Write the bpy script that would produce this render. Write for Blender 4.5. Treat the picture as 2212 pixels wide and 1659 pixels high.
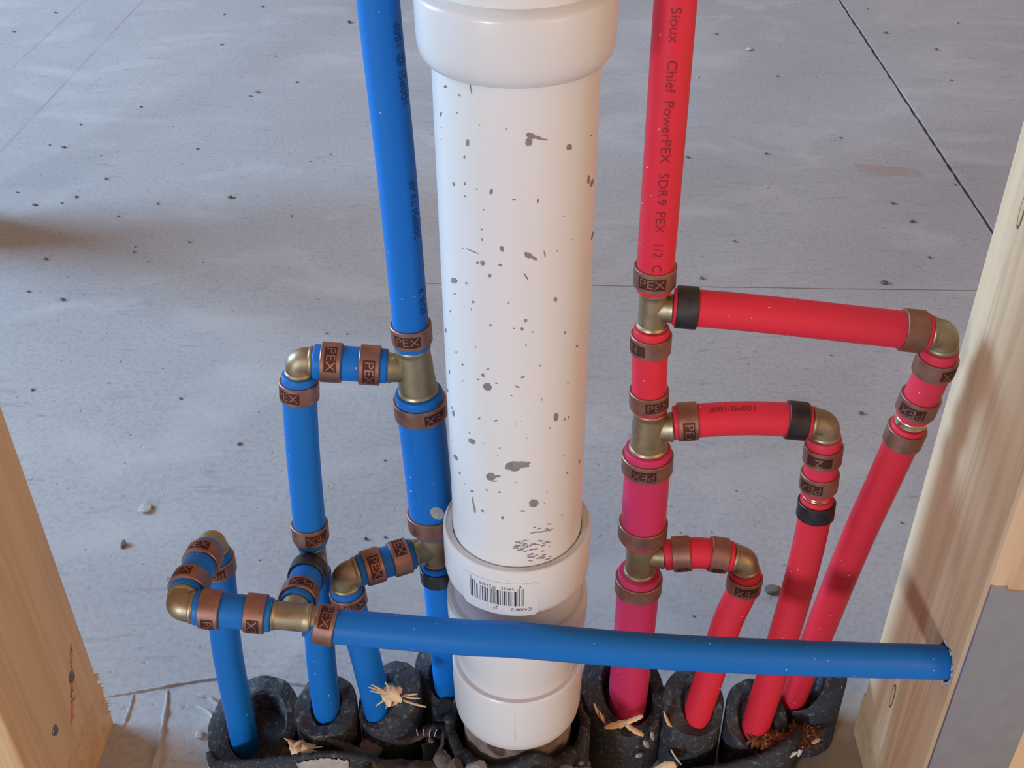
import bpy, bmesh, math, random
from mathutils import Vector, Matrix
for _o in list(bpy.data.objects): bpy.data.objects.remove(_o, do_unlink=True)
SC = bpy.context.scene
COL = SC.collection
MM = 0.001                                     # everything below is authored in millimetres
random.seed(11)

# ------------------------------------------------------------------ camera, world, light, exposure
cam_d = bpy.data.cameras.new('camera'); cam = bpy.data.objects.new('camera', cam_d); COL.objects.link(cam)
cam_d.sensor_width = 36.0; cam_d.lens = 39.043; cam_d.clip_start = 0.02; cam_d.clip_end = 60
_r, _u, _b = (0.99972163, 0.02157126, -0.00955778), (-0.00495402, 0.58798305, 0.80885808), (0.0230679, -0.80858557, 0.58792623)
cam.matrix_world = Matrix(((_r[0], _u[0], _b[0], 0.0086), (_r[1], _u[1], _b[1], -0.386), (_r[2], _u[2], _b[2], 0.565), (0, 0, 0, 1)))
SC.camera = cam
W = bpy.data.worlds.new('world'); SC.world = W; W.use_nodes = True
W.node_tree.nodes['Background'].inputs[0].default_value = (1.0, 0.62, 0.42, 1)   # warm bounce of a timber framed interior
W.node_tree.nodes['Background'].inputs[1].default_value = 0.40
def area(name, loc, target, sx, sy, power, color):
    d = bpy.data.lights.new(name, 'AREA'); d.shape = 'RECTANGLE'; d.size = sx; d.size_y = sy; d.energy = power; d.color = color
    o = bpy.data.objects.new(name, d); COL.objects.link(o); o.location = loc
    o.rotation_euler = (Vector(target) - Vector(loc)).to_track_quat('-Z', 'Y').to_euler()
    return o
area('window_daylight_side', (-3.6, 0.95, 1.75), (0, 0.35, 0.1), 2.0, 1.4, 285, (0.37, 0.67, 1.0))
area('window_daylight_front', (-4.2, -6.8, 1.65), (0, 0, 0.2), 1.0, 0.9, 400, (0.68, 0.84, 1.0))
area('doorway_warm_light', (2.5, -2.3, 1.2), (0, 0.2, 0.2), 1.5, 1.9, 44, (1.0, 0.62, 0.34))
SC.view_settings.view_transform = 'Standard'; SC.view_settings.look = 'None'
SC.view_settings.gamma = 1.0; SC.view_settings.use_curve_mapping = False
SC.view_settings.exposure = 0.06

# ------------------------------------------------------------------ materials
class Mat:
    def __init__(s, name, color=(.5, .5, .5), rough=.5, metal=0.0, spec=.5):
        s.m = bpy.data.materials.new(name); s.m.use_nodes = True; s.nt = s.m.node_tree
        s.b = s.nt.nodes['Principled BSDF']
        s.b.inputs['Base Color'].default_value = (*color, 1); s.b.inputs['Roughness'].default_value = rough
        s.b.inputs['Metallic'].default_value = metal; s.b.inputs['Specular IOR Level'].default_value = spec
        s._co = None
    def n(s, t, **kw):
        nd = s.nt.nodes.new(t)
        for k, v in kw.items(): setattr(nd, k, v)
        return nd
    def put(s, sock, v):
        if hasattr(v, 'node'): s.nt.links.new(v, sock)
        elif isinstance(v, (tuple, list)) and len(v) == 3 and sock.type == 'RGBA': sock.default_value = (*v, 1)
        else: sock.default_value = v
    def co(s):
        if s._co is None: s._co = s.n('ShaderNodeTexCoord').outputs['Object']
        return s._co
    def scaled(s, sc, loc=(0, 0, 0)):
        mp = s.n('ShaderNodeMapping'); s.put(mp.inputs[0], s.co()); mp.inputs['Scale'].default_value = sc; mp.inputs['Location'].default_value = loc
        return mp.outputs[0]
    def noise(s, scale, detail=4, vec=None, dist=0.0, rough=.55):
        nd = s.n('ShaderNodeTexNoise'); s.put(nd.inputs['Vector'], vec or s.co())
        nd.inputs['Scale'].default_value = scale; nd.inputs['Detail'].default_value = detail; nd.inputs['Roughness'].default_value = rough
        nd.inputs['Distortion'].default_value = dist
        return nd.outputs['Fac']
    def ramp(s, fac, stops):
        nd = s.n('ShaderNodeValToRGB'); s.put(nd.inputs[0], fac); e = nd.color_ramp.elements
        while len(e) < len(stops): e.new(.5)
        for el, (p, c) in zip(e, stops):
            el.position = p; el.color = (*(c if isinstance(c, (tuple, list)) else (c, c, c)), 1)
        return nd.outputs[0]
    def math(s, op, a, b=0.0, clamp=False):
        nd = s.n('ShaderNodeMath', operation=op, use_clamp=clamp); s.put(nd.inputs[0], a); s.put(nd.inputs[1], b); return nd.outputs[0]
    def mix(s, fac, a, b, mode='MIX'):
        nd = s.n('ShaderNodeMix', data_type='RGBA', blend_type=mode); s.put(nd.inputs[0], fac); s.put(nd.inputs[6], a); s.put(nd.inputs[7], b); return nd.outputs[2]
    def xyz(s):
        nd = s.n('ShaderNodeSeparateXYZ'); s.put(nd.inputs[0], s.co()); return nd.outputs
    def color(s, v): s.put(s.b.inputs['Base Color'], v); return s
    def rough(s, v): s.put(s.b.inputs['Roughness'], v); return s
    def bump(s, h, strength=.3, dist=.001):
        nd = s.n('ShaderNodeBump'); nd.inputs['Strength'].default_value = strength; nd.inputs['Distance'].default_value = dist
        s.put(nd.inputs['Height'], h); s.put(s.b.inputs['Normal'], nd.outputs[0]); return s

def concrete():
    k = Mat('concrete', rough=.85, spec=.25)
    big = k.noise(2.2, 6); mid = k.noise(11, 7, k.scaled((1, 1.8, 1)), .4); fine = k.noise(240, 5); grit = k.noise(900, 2)
    c = k.ramp(big, [(.3, (.335, .33, .34)), (.7, (.43, .42, .42))])
    c = k.mix(k.ramp(mid, [(.35, 0), (.7, .42)]), c, (.36, .35, .345))
    c = k.mix(k.ramp(fine, [(.35, .30), (.55, 0)]), c, (.22, .215, .22))
    c = k.mix(k.ramp(k.noise(70, 3, k.scaled((1, 2.2, 1))), [(.66, 0), (.74, .55)]), c, (.2, .2, .21))
    c = k.mix(k.ramp(grit, [(.6, 0), (.8, .3)]), c, (.55, .54, .53))
    pits = k.noise(150, 2, k.scaled((1, 1, 1), (3, 1, 0))); c = k.mix(k.ramp(pits, [(.70, 0), (.75, .6)]), c, (.17, .165, .17))
    scuff = k.noise(38, 5, k.scaled((.55, 2.6, 1), (0, 7, 0)), 1.2); c = k.mix(k.ramp(scuff, [(.60, 0), (.70, .38)]), c, (.235, .225, .23))
    pale = k.noise(7, 5, k.scaled((1, 1.5, 1), (5, 2, 0)), .6); c = k.mix(k.ramp(pale, [(.52, 0), (.68, .5)]), c, (.49, .475, .465))
    x, y, z = k.xyz()
    def line(at, half, y0, amt):
        d = k.math('ABSOLUTE', k.math('SUBTRACT', x, at))
        a = k.math('LESS_THAN', d, half); b = k.math('GREATER_THAN', y, y0)
        return k.math('MULTIPLY', k.math('MULTIPLY', a, b), k.math('MULTIPLY', k.ramp(k.noise(9, 3), [(.3, .15), (.6, 1)]), amt))
    c = k.mix(line(-.652, .0022, .80, .6), c, (.30, .22, .27))          # snapped chalk lines
    c = k.mix(line(-.750, .0022, 1.16, .45), c, (.30, .22, .27))
    def box(x0, x1, y0, y1, amt, tilt=0.0):
        yy = k.math('SUBTRACT', y, k.math('MULTIPLY', k.math('SUBTRACT', x, x0), tilt))
        a = k.math('MULTIPLY', k.math('GREATER_THAN', x, x0), k.math('LESS_THAN', x, x1))
        b = k.math('MULTIPLY', k.math('GREATER_THAN', yy, y0), k.math('LESS_THAN', yy, y1))
        return k.math('MULTIPLY', k.math('MULTIPLY', a, b), k.math('MULTIPLY', k.ramp(k.noise(60, 3), [(.35, .45), (.6, 1)]), amt))
    c = k.mix(box(.381, .452, .815, .838, .6, -.22), c, (.34, .23, .20))    # rusty keel mark
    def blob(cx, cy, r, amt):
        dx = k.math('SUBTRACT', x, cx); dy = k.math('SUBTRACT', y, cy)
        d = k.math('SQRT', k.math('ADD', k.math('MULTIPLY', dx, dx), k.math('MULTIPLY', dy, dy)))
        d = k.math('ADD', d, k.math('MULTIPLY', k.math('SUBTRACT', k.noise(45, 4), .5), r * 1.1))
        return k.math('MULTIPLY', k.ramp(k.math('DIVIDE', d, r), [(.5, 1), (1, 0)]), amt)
    c = k.mix(blob(.182, .0, .075, .85), c, (.33, .235, .14))               # soil by the sleeves, with the slab's warm shade there painted in too
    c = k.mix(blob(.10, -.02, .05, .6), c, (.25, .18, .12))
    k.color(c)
    k.bump(k.math('ADD', k.math('MULTIPLY', fine, .13), k.math('ADD', k.math('MULTIPLY', mid, 1.9), k.math('MULTIPLY', k.ramp(pits, [(.66, 1), (.75, 0)]), .5))), .36, .0014)
    return k.m
def wood(name, light, dark, axis, seed=0.0):
    k = Mat(name, rough=.62, spec=.3)
    sc = [1, 1, 1]; sc[axis] = .035
    v = k.scaled(sc, (seed, seed * .7, seed * .3))
    ring = k.noise(95, 2, v, .6); g = k.noise(620, 4, v); broad = k.noise(26, 2, v)
    c = k.ramp(ring, [(.34, light), (.52, tuple(a * .72 + b * .28 for a, b in zip(light, dark))), (.60, tuple(a * .35 + b * .65 for a, b in zip(light, dark))), (.68, light)])
    c = k.mix(k.ramp(broad, [(.35, 0), (.72, .6)]), c, tuple(a * .62 + b * .38 for a, b in zip(light, dark)))
    c = k.mix(k.ramp(g, [(.55, 0), (.8, .18)]), c, tuple(a * .7 for a in dark))
    k.color(c).bump(g, .25, .0004)
    return k.m
def plastic(name, c, rough=.34, speck=.0, spec=.4):
    k = Mat(name, c, rough, spec=spec)
    f = k.noise(260, 3)
    col = k.mix(k.ramp(k.noise(9, 2), [(.35, 0), (.7, .12)]), c, tuple(a * .88 for a in c))
    if speck: col = k.mix(k.ramp(k.noise(420, 1), [(.76, 0), (.80, speck)]), col, (.75, .75, .78))
    k.color(col).rough(k.ramp(f, [(.3, rough - .01), (.7, rough + .03)]))
    return k.m
def metal(name, c1, c2, rough, bump=.15, sc=500, var=.1):
    k = Mat(name, c1, rough, 1.0)
    k.color(k.mix(k.ramp(k.noise(90, 4), [(.35, 0), (.68, 1)]), c1, c2)).rough(k.ramp(k.noise(160, 3), [(.3, rough - var), (.7, rough + var * 1.2)]))
    k.bump(k.noise(sc, 3), bump, .0003)
    return k.m
def foam():
    k = Mat('black_foam', (.02, .021, .025), .72, spec=.4)
    c = k.mix(k.ramp(k.noise(300, 3), [(.55, 0), (.72, 1)]), (.026, .028, .034), (.12, .127, .145))
    c = k.mix(k.ramp(k.noise(700, 1), [(.74, 0), (.78, .8)]), c, (.42, .41, .40))
    c = k.mix(k.ramp(k.noise(38, 4), [(.56, 0), (.75, .6)]), c, (.055, .042, .035))
    k.color(c).bump(k.noise(420, 4), .7, .0012)
    return k.m
def stoney(name, a, b, sc=180):
    k = Mat(name, a, .9, spec=.2)
    k.color(k.mix(k.ramp(k.noise(sc, 4), [(.35, 0), (.65, 1)]), a, b)).bump(k.noise(sc * 3, 4), .6, .0008)
    return k.m
M = dict(
    concrete=concrete(),
    stud=wood('spruce_stud', (.62, .43, .27), (.38, .235, .13), 2, 3.1),
    stud2=wood('pine_stud', (.64, .46, .265), (.43, .28, .14), 2, 7.7),
    plate=wood('spruce_plate', (.60, .42, .25), (.40, .245, .12), 0, 1.7),
    blue=plastic('blue_pex', (.005, .138, .47), .46, .5, .28), red=plastic('red_pex', (.62, .024, .045), .46, .5, .28), pink=plastic('faded_red_pex', (.50, .028, .095), .46, .4, .28), rose=plastic('pale_red_pex', (.62, .03, .062), .46, .4, .28),
    pvc=plastic('white_pvc', (.66, .655, .655), .32), pvc2=plastic('white_pvc_fitting', (.64, .635, .64), .29),
    copper=metal('oxidised_copper', (.40, .215, .165), (.30, .15, .11), .5), stamp=metal('stamped_recess', (.13, .050, .042), (.09, .034, .028), .6),
    black=metal('black_oxide_copper', (.065, .062, .066), (.09, .085, .085), .45),
    brass=metal('dull_brass', (.40, .315, .20), (.32, .25, .155), .5), shiny=metal('bright_brass', (.80, .70, .52), (.70, .58, .38), .22),
    zinc=metal('galvanised_steel', (.56, .59, .63), (.53, .56, .60), .48, .03, 140, .02), nail=metal('grey_nail', (.30, .28, .26), (.15, .14, .13), .5),
    foam=foam(), ink=Mat('print_ink', (.02, .015, .03), .6).m, redink=Mat('print_ink_on_red', (.20, .008, .018), .5).m, blueink=Mat('print_ink_on_blue', (.004, .032, .14), .5).m,
    label=Mat('clear_sticker', (.65, .648, .655), .22).m, splat=stoney('grey_mortar_splash', (.20, .185, .18), (.27, .25, .245), 300),
    soil=stoney('loose_soil', (.055, .038, .028), (.14, .10, .075), 120), mortar=stoney('dried_mortar', (.42, .395, .375), (.30, .28, .265), 200),
    stone=stoney('brown_stone', (.27, .22, .19), (.16, .125, .105), 160), crumb=stoney('dark_crumb', (.12, .115, .115), (.19, .18, .175)),
    chip=stoney('pale_chip', (.62, .60, .58), (.45, .43, .42)), shave=wood('fresh_shaving', (.74, .55, .34), (.60, .38, .20), 0, 2.0),
    bark=stoney('dark_scrap', (.035, .026, .022), (.10, .075, .06), 140), fibre=stoney('red_brown_fibre', (.16, .06, .03), (.26, .12, .06), 200),
    chalk=Mat('red_chalk', (.55, .20, .16), .9).m, knot=stoney('wood_knot', (.12, .065, .035), (.18, .10, .055)), rusty=Mat('rust_dirt', (.15, .12, .09), .9).m)

# ------------------------------------------------------------------ mesh helpers (all input in mm)
def mk(name, vs, fs, mat, parent=None, smooth=True, **props):
    me = bpy.data.meshes.new(name); me.from_pydata([(v[0] * MM, v[1] * MM, v[2] * MM) for v in vs], [], fs); me.update()
    if smooth: me.polygons.foreach_set('use_smooth', [True] * len(me.polygons))
    me.materials.append(mat if not isinstance(mat, str) else M[mat])
    o = bpy.data.objects.new(name, me); COL.objects.link(o)
    if parent is not None: o.parent = parent
    for k, v in props.items(): o[k] = v
    return o
def sharp(o, deg=35):
    a = math.radians(deg); bm = bmesh.new(); bm.from_mesh(o.data)
    bmesh.ops.recalc_face_normals(bm, faces=bm.faces)
    for e in bm.edges:
        if len(e.link_faces) == 2 and e.calc_face_angle(0) > a: e.smooth = False
    bm.to_mesh(o.data); bm.free(); return o
def empty(name, label, cat, loc=(0, 0, 0), group=None):
    o = bpy.data.objects.new(name, None); COL.objects.link(o); o.empty_display_size = .01
    o.location = Vector(loc) * MM; o['label'] = label; o['category'] = cat
    if group: o['group'] = group
    return o
def tag(o, label, cat, group=None):
    o['label'] = label; o['category'] = cat
    if group: o['group'] = group
    return o
CAMV = Vector((0, -.80, .60))
def frames(path):
    P = [Vector(p) for p in path]; out = []
    for i, p in enumerate(P):
        t = (P[min(i + 1, len(P) - 1)] - P[max(i - 1, 0)]).normalized()
        n = (CAMV - t * CAMV.dot(t)).normalized(); out.append((p, t, n, t.cross(n)))
    return out
def smooth_path(pts, step=6.0):
    P = [Vector(p) for p in pts]
    if len(P) == 2: return P
    Q = [P[0] * 2 - P[1]] + P + [P[-1] * 2 - P[-2]]; out = []
    for i in range(1, len(Q) - 2):
        n = max(2, int((Q[i + 1] - Q[i]).length / step))
        for j in range(n):
            t = j / n; a, b, c, d = Q[i - 1], Q[i], Q[i + 1], Q[i + 2]
            out.append(.5 * ((2 * b) + (c - a) * t + (2 * a - 5 * b + 4 * c - d) * t * t + (3 * b - a - 3 * c + d) * t ** 3))
    return out + [P[-1]]
def rings_mesh(rings, closed_ends=True):
    seg = len(rings[0]); vs = [v for r in rings for v in r]; fs = []
    for i in range(len(rings) - 1):
        for j in range(seg):
            k = (j + 1) % seg; fs.append((i * seg + j, i * seg + k, (i + 1) * seg + k, (i + 1) * seg + j))
    if closed_ends:
        fs.append(tuple(range(seg - 1, -1, -1))); fs.append(tuple((len(rings) - 1) * seg + j for j in range(seg)))
    return vs, fs
def tube_rings(path, rad, seg=28):
    fr = frames(path); R = rad if isinstance(rad, (list, tuple)) else [rad] * len(fr); out = []
    for (p, t, n, b), r in zip(fr, R):
        out.append([p + (n * math.cos(2 * math.pi * j / seg) + b * math.sin(2 * math.pi * j / seg)) * r for j in range(seg)])
    return out
def axis_rings(p, d, profile, seg=36):
    p = Vector(p); d = Vector(d).normalized(); n = (CAMV - d * CAMV.dot(d)).normalized(); b = d.cross(n)
    return [[p + d * t + (n * math.cos(2 * math.pi * j / seg) + b * math.sin(2 * math.pi * j / seg)) * r for j in range(seg)] for t, r in profile]
def join_parts(parts):
    vs, fs = [], []
    for v, f in parts:
        o = len(vs); vs += list(v); fs += [tuple(i + o for i in q) for q in f]
    return vs, fs
_tc = {}
def text2d(s, size):
    if (s, size) in _tc: return _tc[(s, size)]
    c = bpy.data.curves.new('t', 'FONT'); c.body = s; c.size = size; c.resolution_u = 3; c.align_x = 'CENTER'; c.align_y = 'CENTER'
    o = bpy.data.objects.new('t', c); COL.objects.link(o)
    dg = bpy.context.evaluated_depsgraph_get(); me = bpy.data.meshes.new_from_object(o.evaluated_get(dg))
    bm = bmesh.new(); bm.from_mesh(me); bmesh.ops.triangulate(bm, faces=bm.faces)
    bmesh.ops.subdivide_edges(bm, edges=[e for e in bm.edges if e.calc_length() > size * .35], cuts=1)
    bmesh.ops.triangulate(bm, faces=bm.faces)
    bm.verts.index_update(); r = ([(v.co.x, v.co.y) for v in bm.verts], [tuple(v.index for v in f.verts) for f in bm.faces]); bm.free()
    bpy.data.objects.remove(o); bpy.data.curves.remove(c); bpy.data.meshes.remove(me)
    _tc[(s, size)] = r; return r
def pipe_len(path): return sum((path[i + 1] - path[i]).length for i in range(len(path) - 1))
def pipe_at(path, s):
    for i in range(len(path) - 1):
        L = (path[i + 1] - path[i]).length
        if s <= L or i == len(path) - 2:
            t = (path[i + 1] - path[i]).normalized(); p = path[i] + t * s
            n = (CAMV - t * CAMV.dot(t)).normalized(); return p, t, n, t.cross(n)
        s -= L
def on_pipe(path, r, s, ang):
    p, t, n, b = pipe_at(path, s); return p + (n * math.cos(ang) + b * math.sin(ang)) * r
def pipe_text(path, r, s0, ang0, text, size, mat, parent, along=1, wide=1.0):
    v2, f = text2d(text, size)
    vs = [on_pipe(path, r + .12, s0 + along * u * wide, ang0 - along * v / r) for u, v in v2]
    return mk('printed_text', vs, f, mat, parent, smooth=False)

# ------------------------------------------------------------------ setting: floor, ceiling
def prism(poly, z0, z1):
    n = len(poly); vs = [(x, y, z0) for x, y in poly] + [(x, y, z1) for x, y in poly]
    fs = [tuple(range(n - 1, -1, -1)), tuple(range(n, 2 * n))] + [(i, (i + 1) % n, n + (i + 1) % n, n + i) for i in range(n)]
    return vs, fs
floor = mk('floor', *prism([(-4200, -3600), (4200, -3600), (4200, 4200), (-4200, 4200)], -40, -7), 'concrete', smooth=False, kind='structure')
rj = random.Random(4)
jl = [(y, 494.0 + (y - 680) * .012) for y in range(-3600, 4201, 40)]
jl = [(y, x) for y, x in jl]
edge_y = []
yy = -3600
while yy < 4200:
    edge_y.append(yy); yy += 9 if 600 < yy < 1600 else 120
edge_y.append(4200)
cx = lambda y: 489 + (y - 680) * .0135
left_edge = [(cx(y) - 2.2 + rj.uniform(-1.1, .6), y) for y in edge_y]
right_edge = [(cx(y) + 2.2 + rj.uniform(-.6, 1.1), y) for y in edge_y]
notch = []                                         # hairline crack running left from the control joint
xs = [485 - 25 * i for i in range(25)]
for x in xs: notch.append((x, 550 - (x - 400) * .02 + rj.uniform(-.5, .5) - .7))
crack_lo = notch; crack_hi = [(x, y + 1.5) for x, y in reversed(notch)]
le_lo = [p for p in left_edge if p[1] < 545]; le_hi = [p for p in left_edge if p[1] > 556]
polyL = [(-4200, -3600)] + le_lo + crack_lo + crack_hi + le_hi + [(-4200, 4200)]
polyR = right_edge + [(4200, 4200), (4200, -3600)]
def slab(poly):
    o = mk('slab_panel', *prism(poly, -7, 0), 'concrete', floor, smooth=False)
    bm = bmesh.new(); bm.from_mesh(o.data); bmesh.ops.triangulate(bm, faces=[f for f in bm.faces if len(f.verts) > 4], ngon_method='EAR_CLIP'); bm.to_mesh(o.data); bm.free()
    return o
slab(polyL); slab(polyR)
# trowelled ridges and a mortar seam left in the slab beside the plate
def ridge(pts, w, h, seed):
    r = random.Random(seed); P = smooth_path([(x, y, 0) for x, y in pts], 2.5); vs, fs = [], []
    for i, p in enumerate(P):
        t = (P[min(i + 1, len(P) - 1)] - P[max(0, i - 1)]).normalized(); s = Vector((-t.y, t.x, 0)); k = max(0.0, math.sin(math.pi * i / (len(P) - 1))) ** .4
        ww = w * k * r.uniform(.7, 1.3); hh = h * k * r.uniform(.6, 1.2)
        vs += [p - s * ww + Vector((0, 0, -.3)), p - s * ww * .4 + Vector((0, 0, hh)), p + s * ww * .4 + Vector((0, 0, hh * .8)), p + s * ww + Vector((0, 0, -.3))]
    for i in range(len(P) - 1):
        for j in range(3): a = i * 4 + j; fs.append((a, a + 1, a + 5, a + 4))
    return mk('trowel_ridge', vs, fs, 'concrete', floor)
ridge([(-244, 60), (-243, 45), (-243, 31)], 1.3, 1.3, 1)
ridge([(-224, 64), (-221, 50), (-219, 36), (-216, 12), (-214, -30)], 2.2, 2.4, 2)
ridge([(-262, 55), (-240, 60.5), (-226, 64), (-208, 68.5), (-192, 71), (-176, 73)], 1.2, 1.6, 3)
ridge([(-205, 58), (-196, 56), (-188, 50), (-181, 46)], 1.8, 2.2, 5)
ridge([(-203, 50), (-192, 44), (-186, 36)], 1.6, 2.0, 6)
ridge([(-190, 66), (-160, 69), (-130, 66), (-112, 70)], 1.8, 2.4, 7)
ridge([(70, 70), (84, 66), (97, 71), (112, 68)], 2.2, 3.0, 8)

# ------------------------------------------------------------------ timber framing
def board(name, x0, x1, y0, y1, z0, z1, mat, parent=None, ease=2.6, axis=2):
    me = bpy.data.meshes.new(name); bm = bmesh.new(); bmesh.ops.create_cube(bm, size=1)
    for v in bm.verts: v.co = (x0 + (v.co.x + .5) * (x1 - x0), y0 + (v.co.y + .5) * (y1 - y0), z0 + (v.co.z + .5) * (z1 - z0))
    ed = [e for e in bm.edges if abs((e.verts[0].co - e.verts[1].co)[axis]) > 1e-3]
    bmesh.ops.bevel(bm, geom=ed, offset=ease, segments=3, affect='EDGES', profile=.5)
    for v in bm.verts: v.co *= MM
    bm.to_mesh(me); bm.free(); me.polygons.foreach_set('use_smooth', [True] * len(me.polygons)); me.materials.append(M[mat])
    o = bpy.data.objects.new(name, me); COL.objects.link(o)
    if parent: o.parent = parent
    return sharp(o, 40)
YF, YB = -51.5, 36.5
# bottom plates, cut away between the studs for the pipes
pl = tag(board('bottom_plate', -1000, -250, YF, YB, 0, 37, 'plate', axis=0, ease=1.5), 'wooden bottom plate under the left stud, its sawn end facing the pipes', 'lumber')
pr = tag(board('bottom_plate', 200, 1000, YF, YB, 0, 37, 'plate', axis=0, ease=1.5), 'wooden bottom plate under the right stud with the nail plate', 'lumber')
sl = empty('wall_stud', 'tan wooden stud at the left edge with two nail heads and chalk marks', 'stud', (-269, -7, 37), 'studs framing the wall bay')
sr = empty('wall_stud', 'pale pinkish wooden stud at the right, pierced by the blue pipe', 'stud', (219, -7, 37), 'studs framing the wall bay')
def local(o, parent): o.parent = parent; o.matrix_parent_inverse = Matrix.Translation(parent.location).inverted(); return o
local(board('stud_body', -288, -250, YF, YB, 37, 2440, 'stud2'), sl)
# right stud: with a bored hole where the pipe enters (rough torn rim)
def bored_stud():
    x0, x1, e = 200, 238, 2.6; hy, hz, hr = -37.5, 151.5, 9.6
    vs, fs = [], []; N = 32; rr = random.Random(9)
    prof = [(YB - e, x0), (YB - e * .3, x0 + e * .3), (YB, x0 + e), (YB, x1 - e), (YB - e, x1), (YF + e, x1), (YF, x1 - e), (YF, x0 + e), (YF + e * .3, x0 + e * .3), (YF + e, x0)]
    n = len(prof)
    for z in (37, 2440): vs += [(x, y, z) for y, x in prof]
    for i in range(n - 1): fs.append((i, i + 1, n + i + 1, n + i))
    fs.append(tuple(range(n))); fs.append(tuple(range(2 * n - 1, n - 1, -1)))
    # inner face x0 with a hole: outer loop = 4 corners of the face, fan to hole ring
    ys, zs = (YF + e, YB - e), (37, 2440); b = len(vs)
    ring = [(hy + hr * rr.uniform(.96, 1.10) * math.cos(2 * math.pi * j / N), hz + hr * rr.uniform(.96, 1.10) * math.sin(2 * math.pi * j / N)) for j in range(N)]
    vs += [(x0, y, z) for y, z in ring]; vs += [(x0 + 30, y, z) for y, z in ring]
    q = 12.0; yl, yh, zl, zh = ys[0], min(ys[1], hy + 16), hz - 16, hz + 16
    sq = []
    for j in range(N):
        c, s = math.cos(2 * math.pi * j / N), math.sin(2 * math.pi * j / N)
        ty = (yh - hy) / c if c > 1e-6 else (yl - hy) / c if c < -1e-6 else 1e9
        tz = (zh - hz) / s if s > 1e-6 else (zl - hz) / s if s < -1e-6 else 1e9
        t = min(ty, tz); sq.append((x0, hy + c * t, hz + s * t))
    s0 = len(vs); vs += sq
    for j in range(N):
        k = (j + 1) % N; fs.append((b + j, b + k, s0 + k, s0 + j)); fs.append((b + j, b + N + j, b + N + k, b + k))
    # corner triangles and the rest of the face
    c0 = len(vs); vs += [(x0, yl, zl), (x0, yh, zl), (x0, yh, zh), (x0, yl, zh), (x0, yl, 37), (x0, yh, 37), (x0, ys[1], 37), (x0, ys[1], 2440), (x0, yh, 2440), (x0, yl, 2440)]
    for j in range(N):
        k = (j + 1) % N; a, d = sq[j], sq[k]
        if abs(a[1] - d[1]) > 1e-6 and abs(a[2] - d[2]) > 1e-6:
            cy = yh if max(a[1], d[1]) > hy else yl; cz = zh if max(a[2], d[2]) > hz else zl
            ci = c0 + [(yl, zl), (yh, zl), (yh, zh), (yl, zh)].index((cy, cz)); fs.append((s0 + j, s0 + k, ci))
    fs += [(c0 + 4, c0 + 5, c0 + 1, c0 + 0), (c0 + 3, c0 + 2, c0 + 8, c0 + 9), (c0 + 5, c0 + 6, c0 + 7, c0 + 8, c0 + 2, c0 + 1)]
    o = mk('stud_body', vs, fs, 'stud'); return sharp(o, 40)
local(bored_stud(), sr)
tag(board('wall_stud', 238.6, 276.6, YF + 5, YB, 37, 2440, 'stud2'), 'brown stud doubled behind the steel nail plate at the far right edge', 'stud', 'studs framing the wall bay')
# torn fibres round the bored hole
rt = random.Random(21); vs, fs = [], []
for j in range(34):
    a = rt.uniform(-.9, 1.3) * math.pi; r0 = 8.9; p = Vector((199.8, -37.5 + r0 * math.cos(a), 151.5 + r0 * math.sin(a))); out = Vector((0, math.cos(a), math.sin(a))); tn = Vector((0, -math.sin(a), math.cos(a)))
    L, w = rt.uniform(1.0, 2.8), rt.uniform(.5, 1.1); b = len(vs)
    vs += [p - tn * w, p + tn * w, p + out * L + tn * rt.uniform(-1, 1) + Vector((-rt.uniform(.2, 1.0), 0, 0)), p + out * L * .6 + Vector((.6, 0, 0))]
    fs += [(b, b + 1, b + 2), (b, b + 3, b + 1), (b, b + 2, b + 3), (b + 1, b + 3, b + 2)]
o = mk('torn_fibres', vs, fs, 'chip', smooth=False, kind='stuff'); local(o, sr)
def knot(par, x, y, z, ry, rz, sgn):
    vs, fs = [], []; N = 18
    for k, (s, d) in enumerate(((1, 0), (.82, .25), (.62, .12), (.05, .2))):
        vs += [(x + sgn * d, y + ry * s * math.cos(2 * math.pi * j / N), z + rz * s * math.sin(2 * math.pi * j / N)) for j in range(N)]
    for k in range(3):
        for j in range(N): fs.append((k * N + j, k * N + (j + 1) % N, (k + 1) * N + (j + 1) % N, (k + 1) * N + j))
    local(mk('knot', vs[:2 * N] + vs[2 * N:], [f for f in fs if max(f) < 2 * N] , 'knot'), par); local(mk('knot_core', vs, [f for f in fs if min(f) >= 2 * N], 'plate'), par)
knot(sr, 199.9, 2, 77, 2.6, 9.5, -1); knot(sr, 199.9, 14, 360, 2.4, 8, -1); knot(sl, -249.9, 8, 62, 2, 4, 1)
# driven nails at the foot of the left stud, with a pink chalk smear
def nail(par, p, d, r, name='nail_head'):
    v, f = rings_mesh(axis_rings(p, d, [(-6, r * .4), (-.4, r * .4), (-.4, r), (.5, r), (.9, r * .8), (.9, r * .3), (.7, .05)], 20)); return local(mk(name, v, f, 'nail'), par)
nail(sl, (-250, 12, 73), (1, -.1, .25), 3.1); nail(sl, (-250, -18, 66), (1, .1, .15), 3.1)
vs, fs = [], []; r5 = random.Random(3)
for i in range(14):
    y = 22 - i * 1.7; z = 86 - i * 2.6; w = r5.uniform(1.2, 3.6); h = r5.uniform(1, 2.6); b = len(vs)
    vs += [(-249.8, y - w, z - h), (-249.8, y + w, z - h * .4), (-249.8, y + w * .6, z + h), (-249.8, y - w * .8, z + h * .5)]; fs.append((b, b + 1, b + 2, b + 3))
local(mk('chalk_smear', vs, fs, 'chalk', smooth=False, kind='stuff'), sl)
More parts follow.
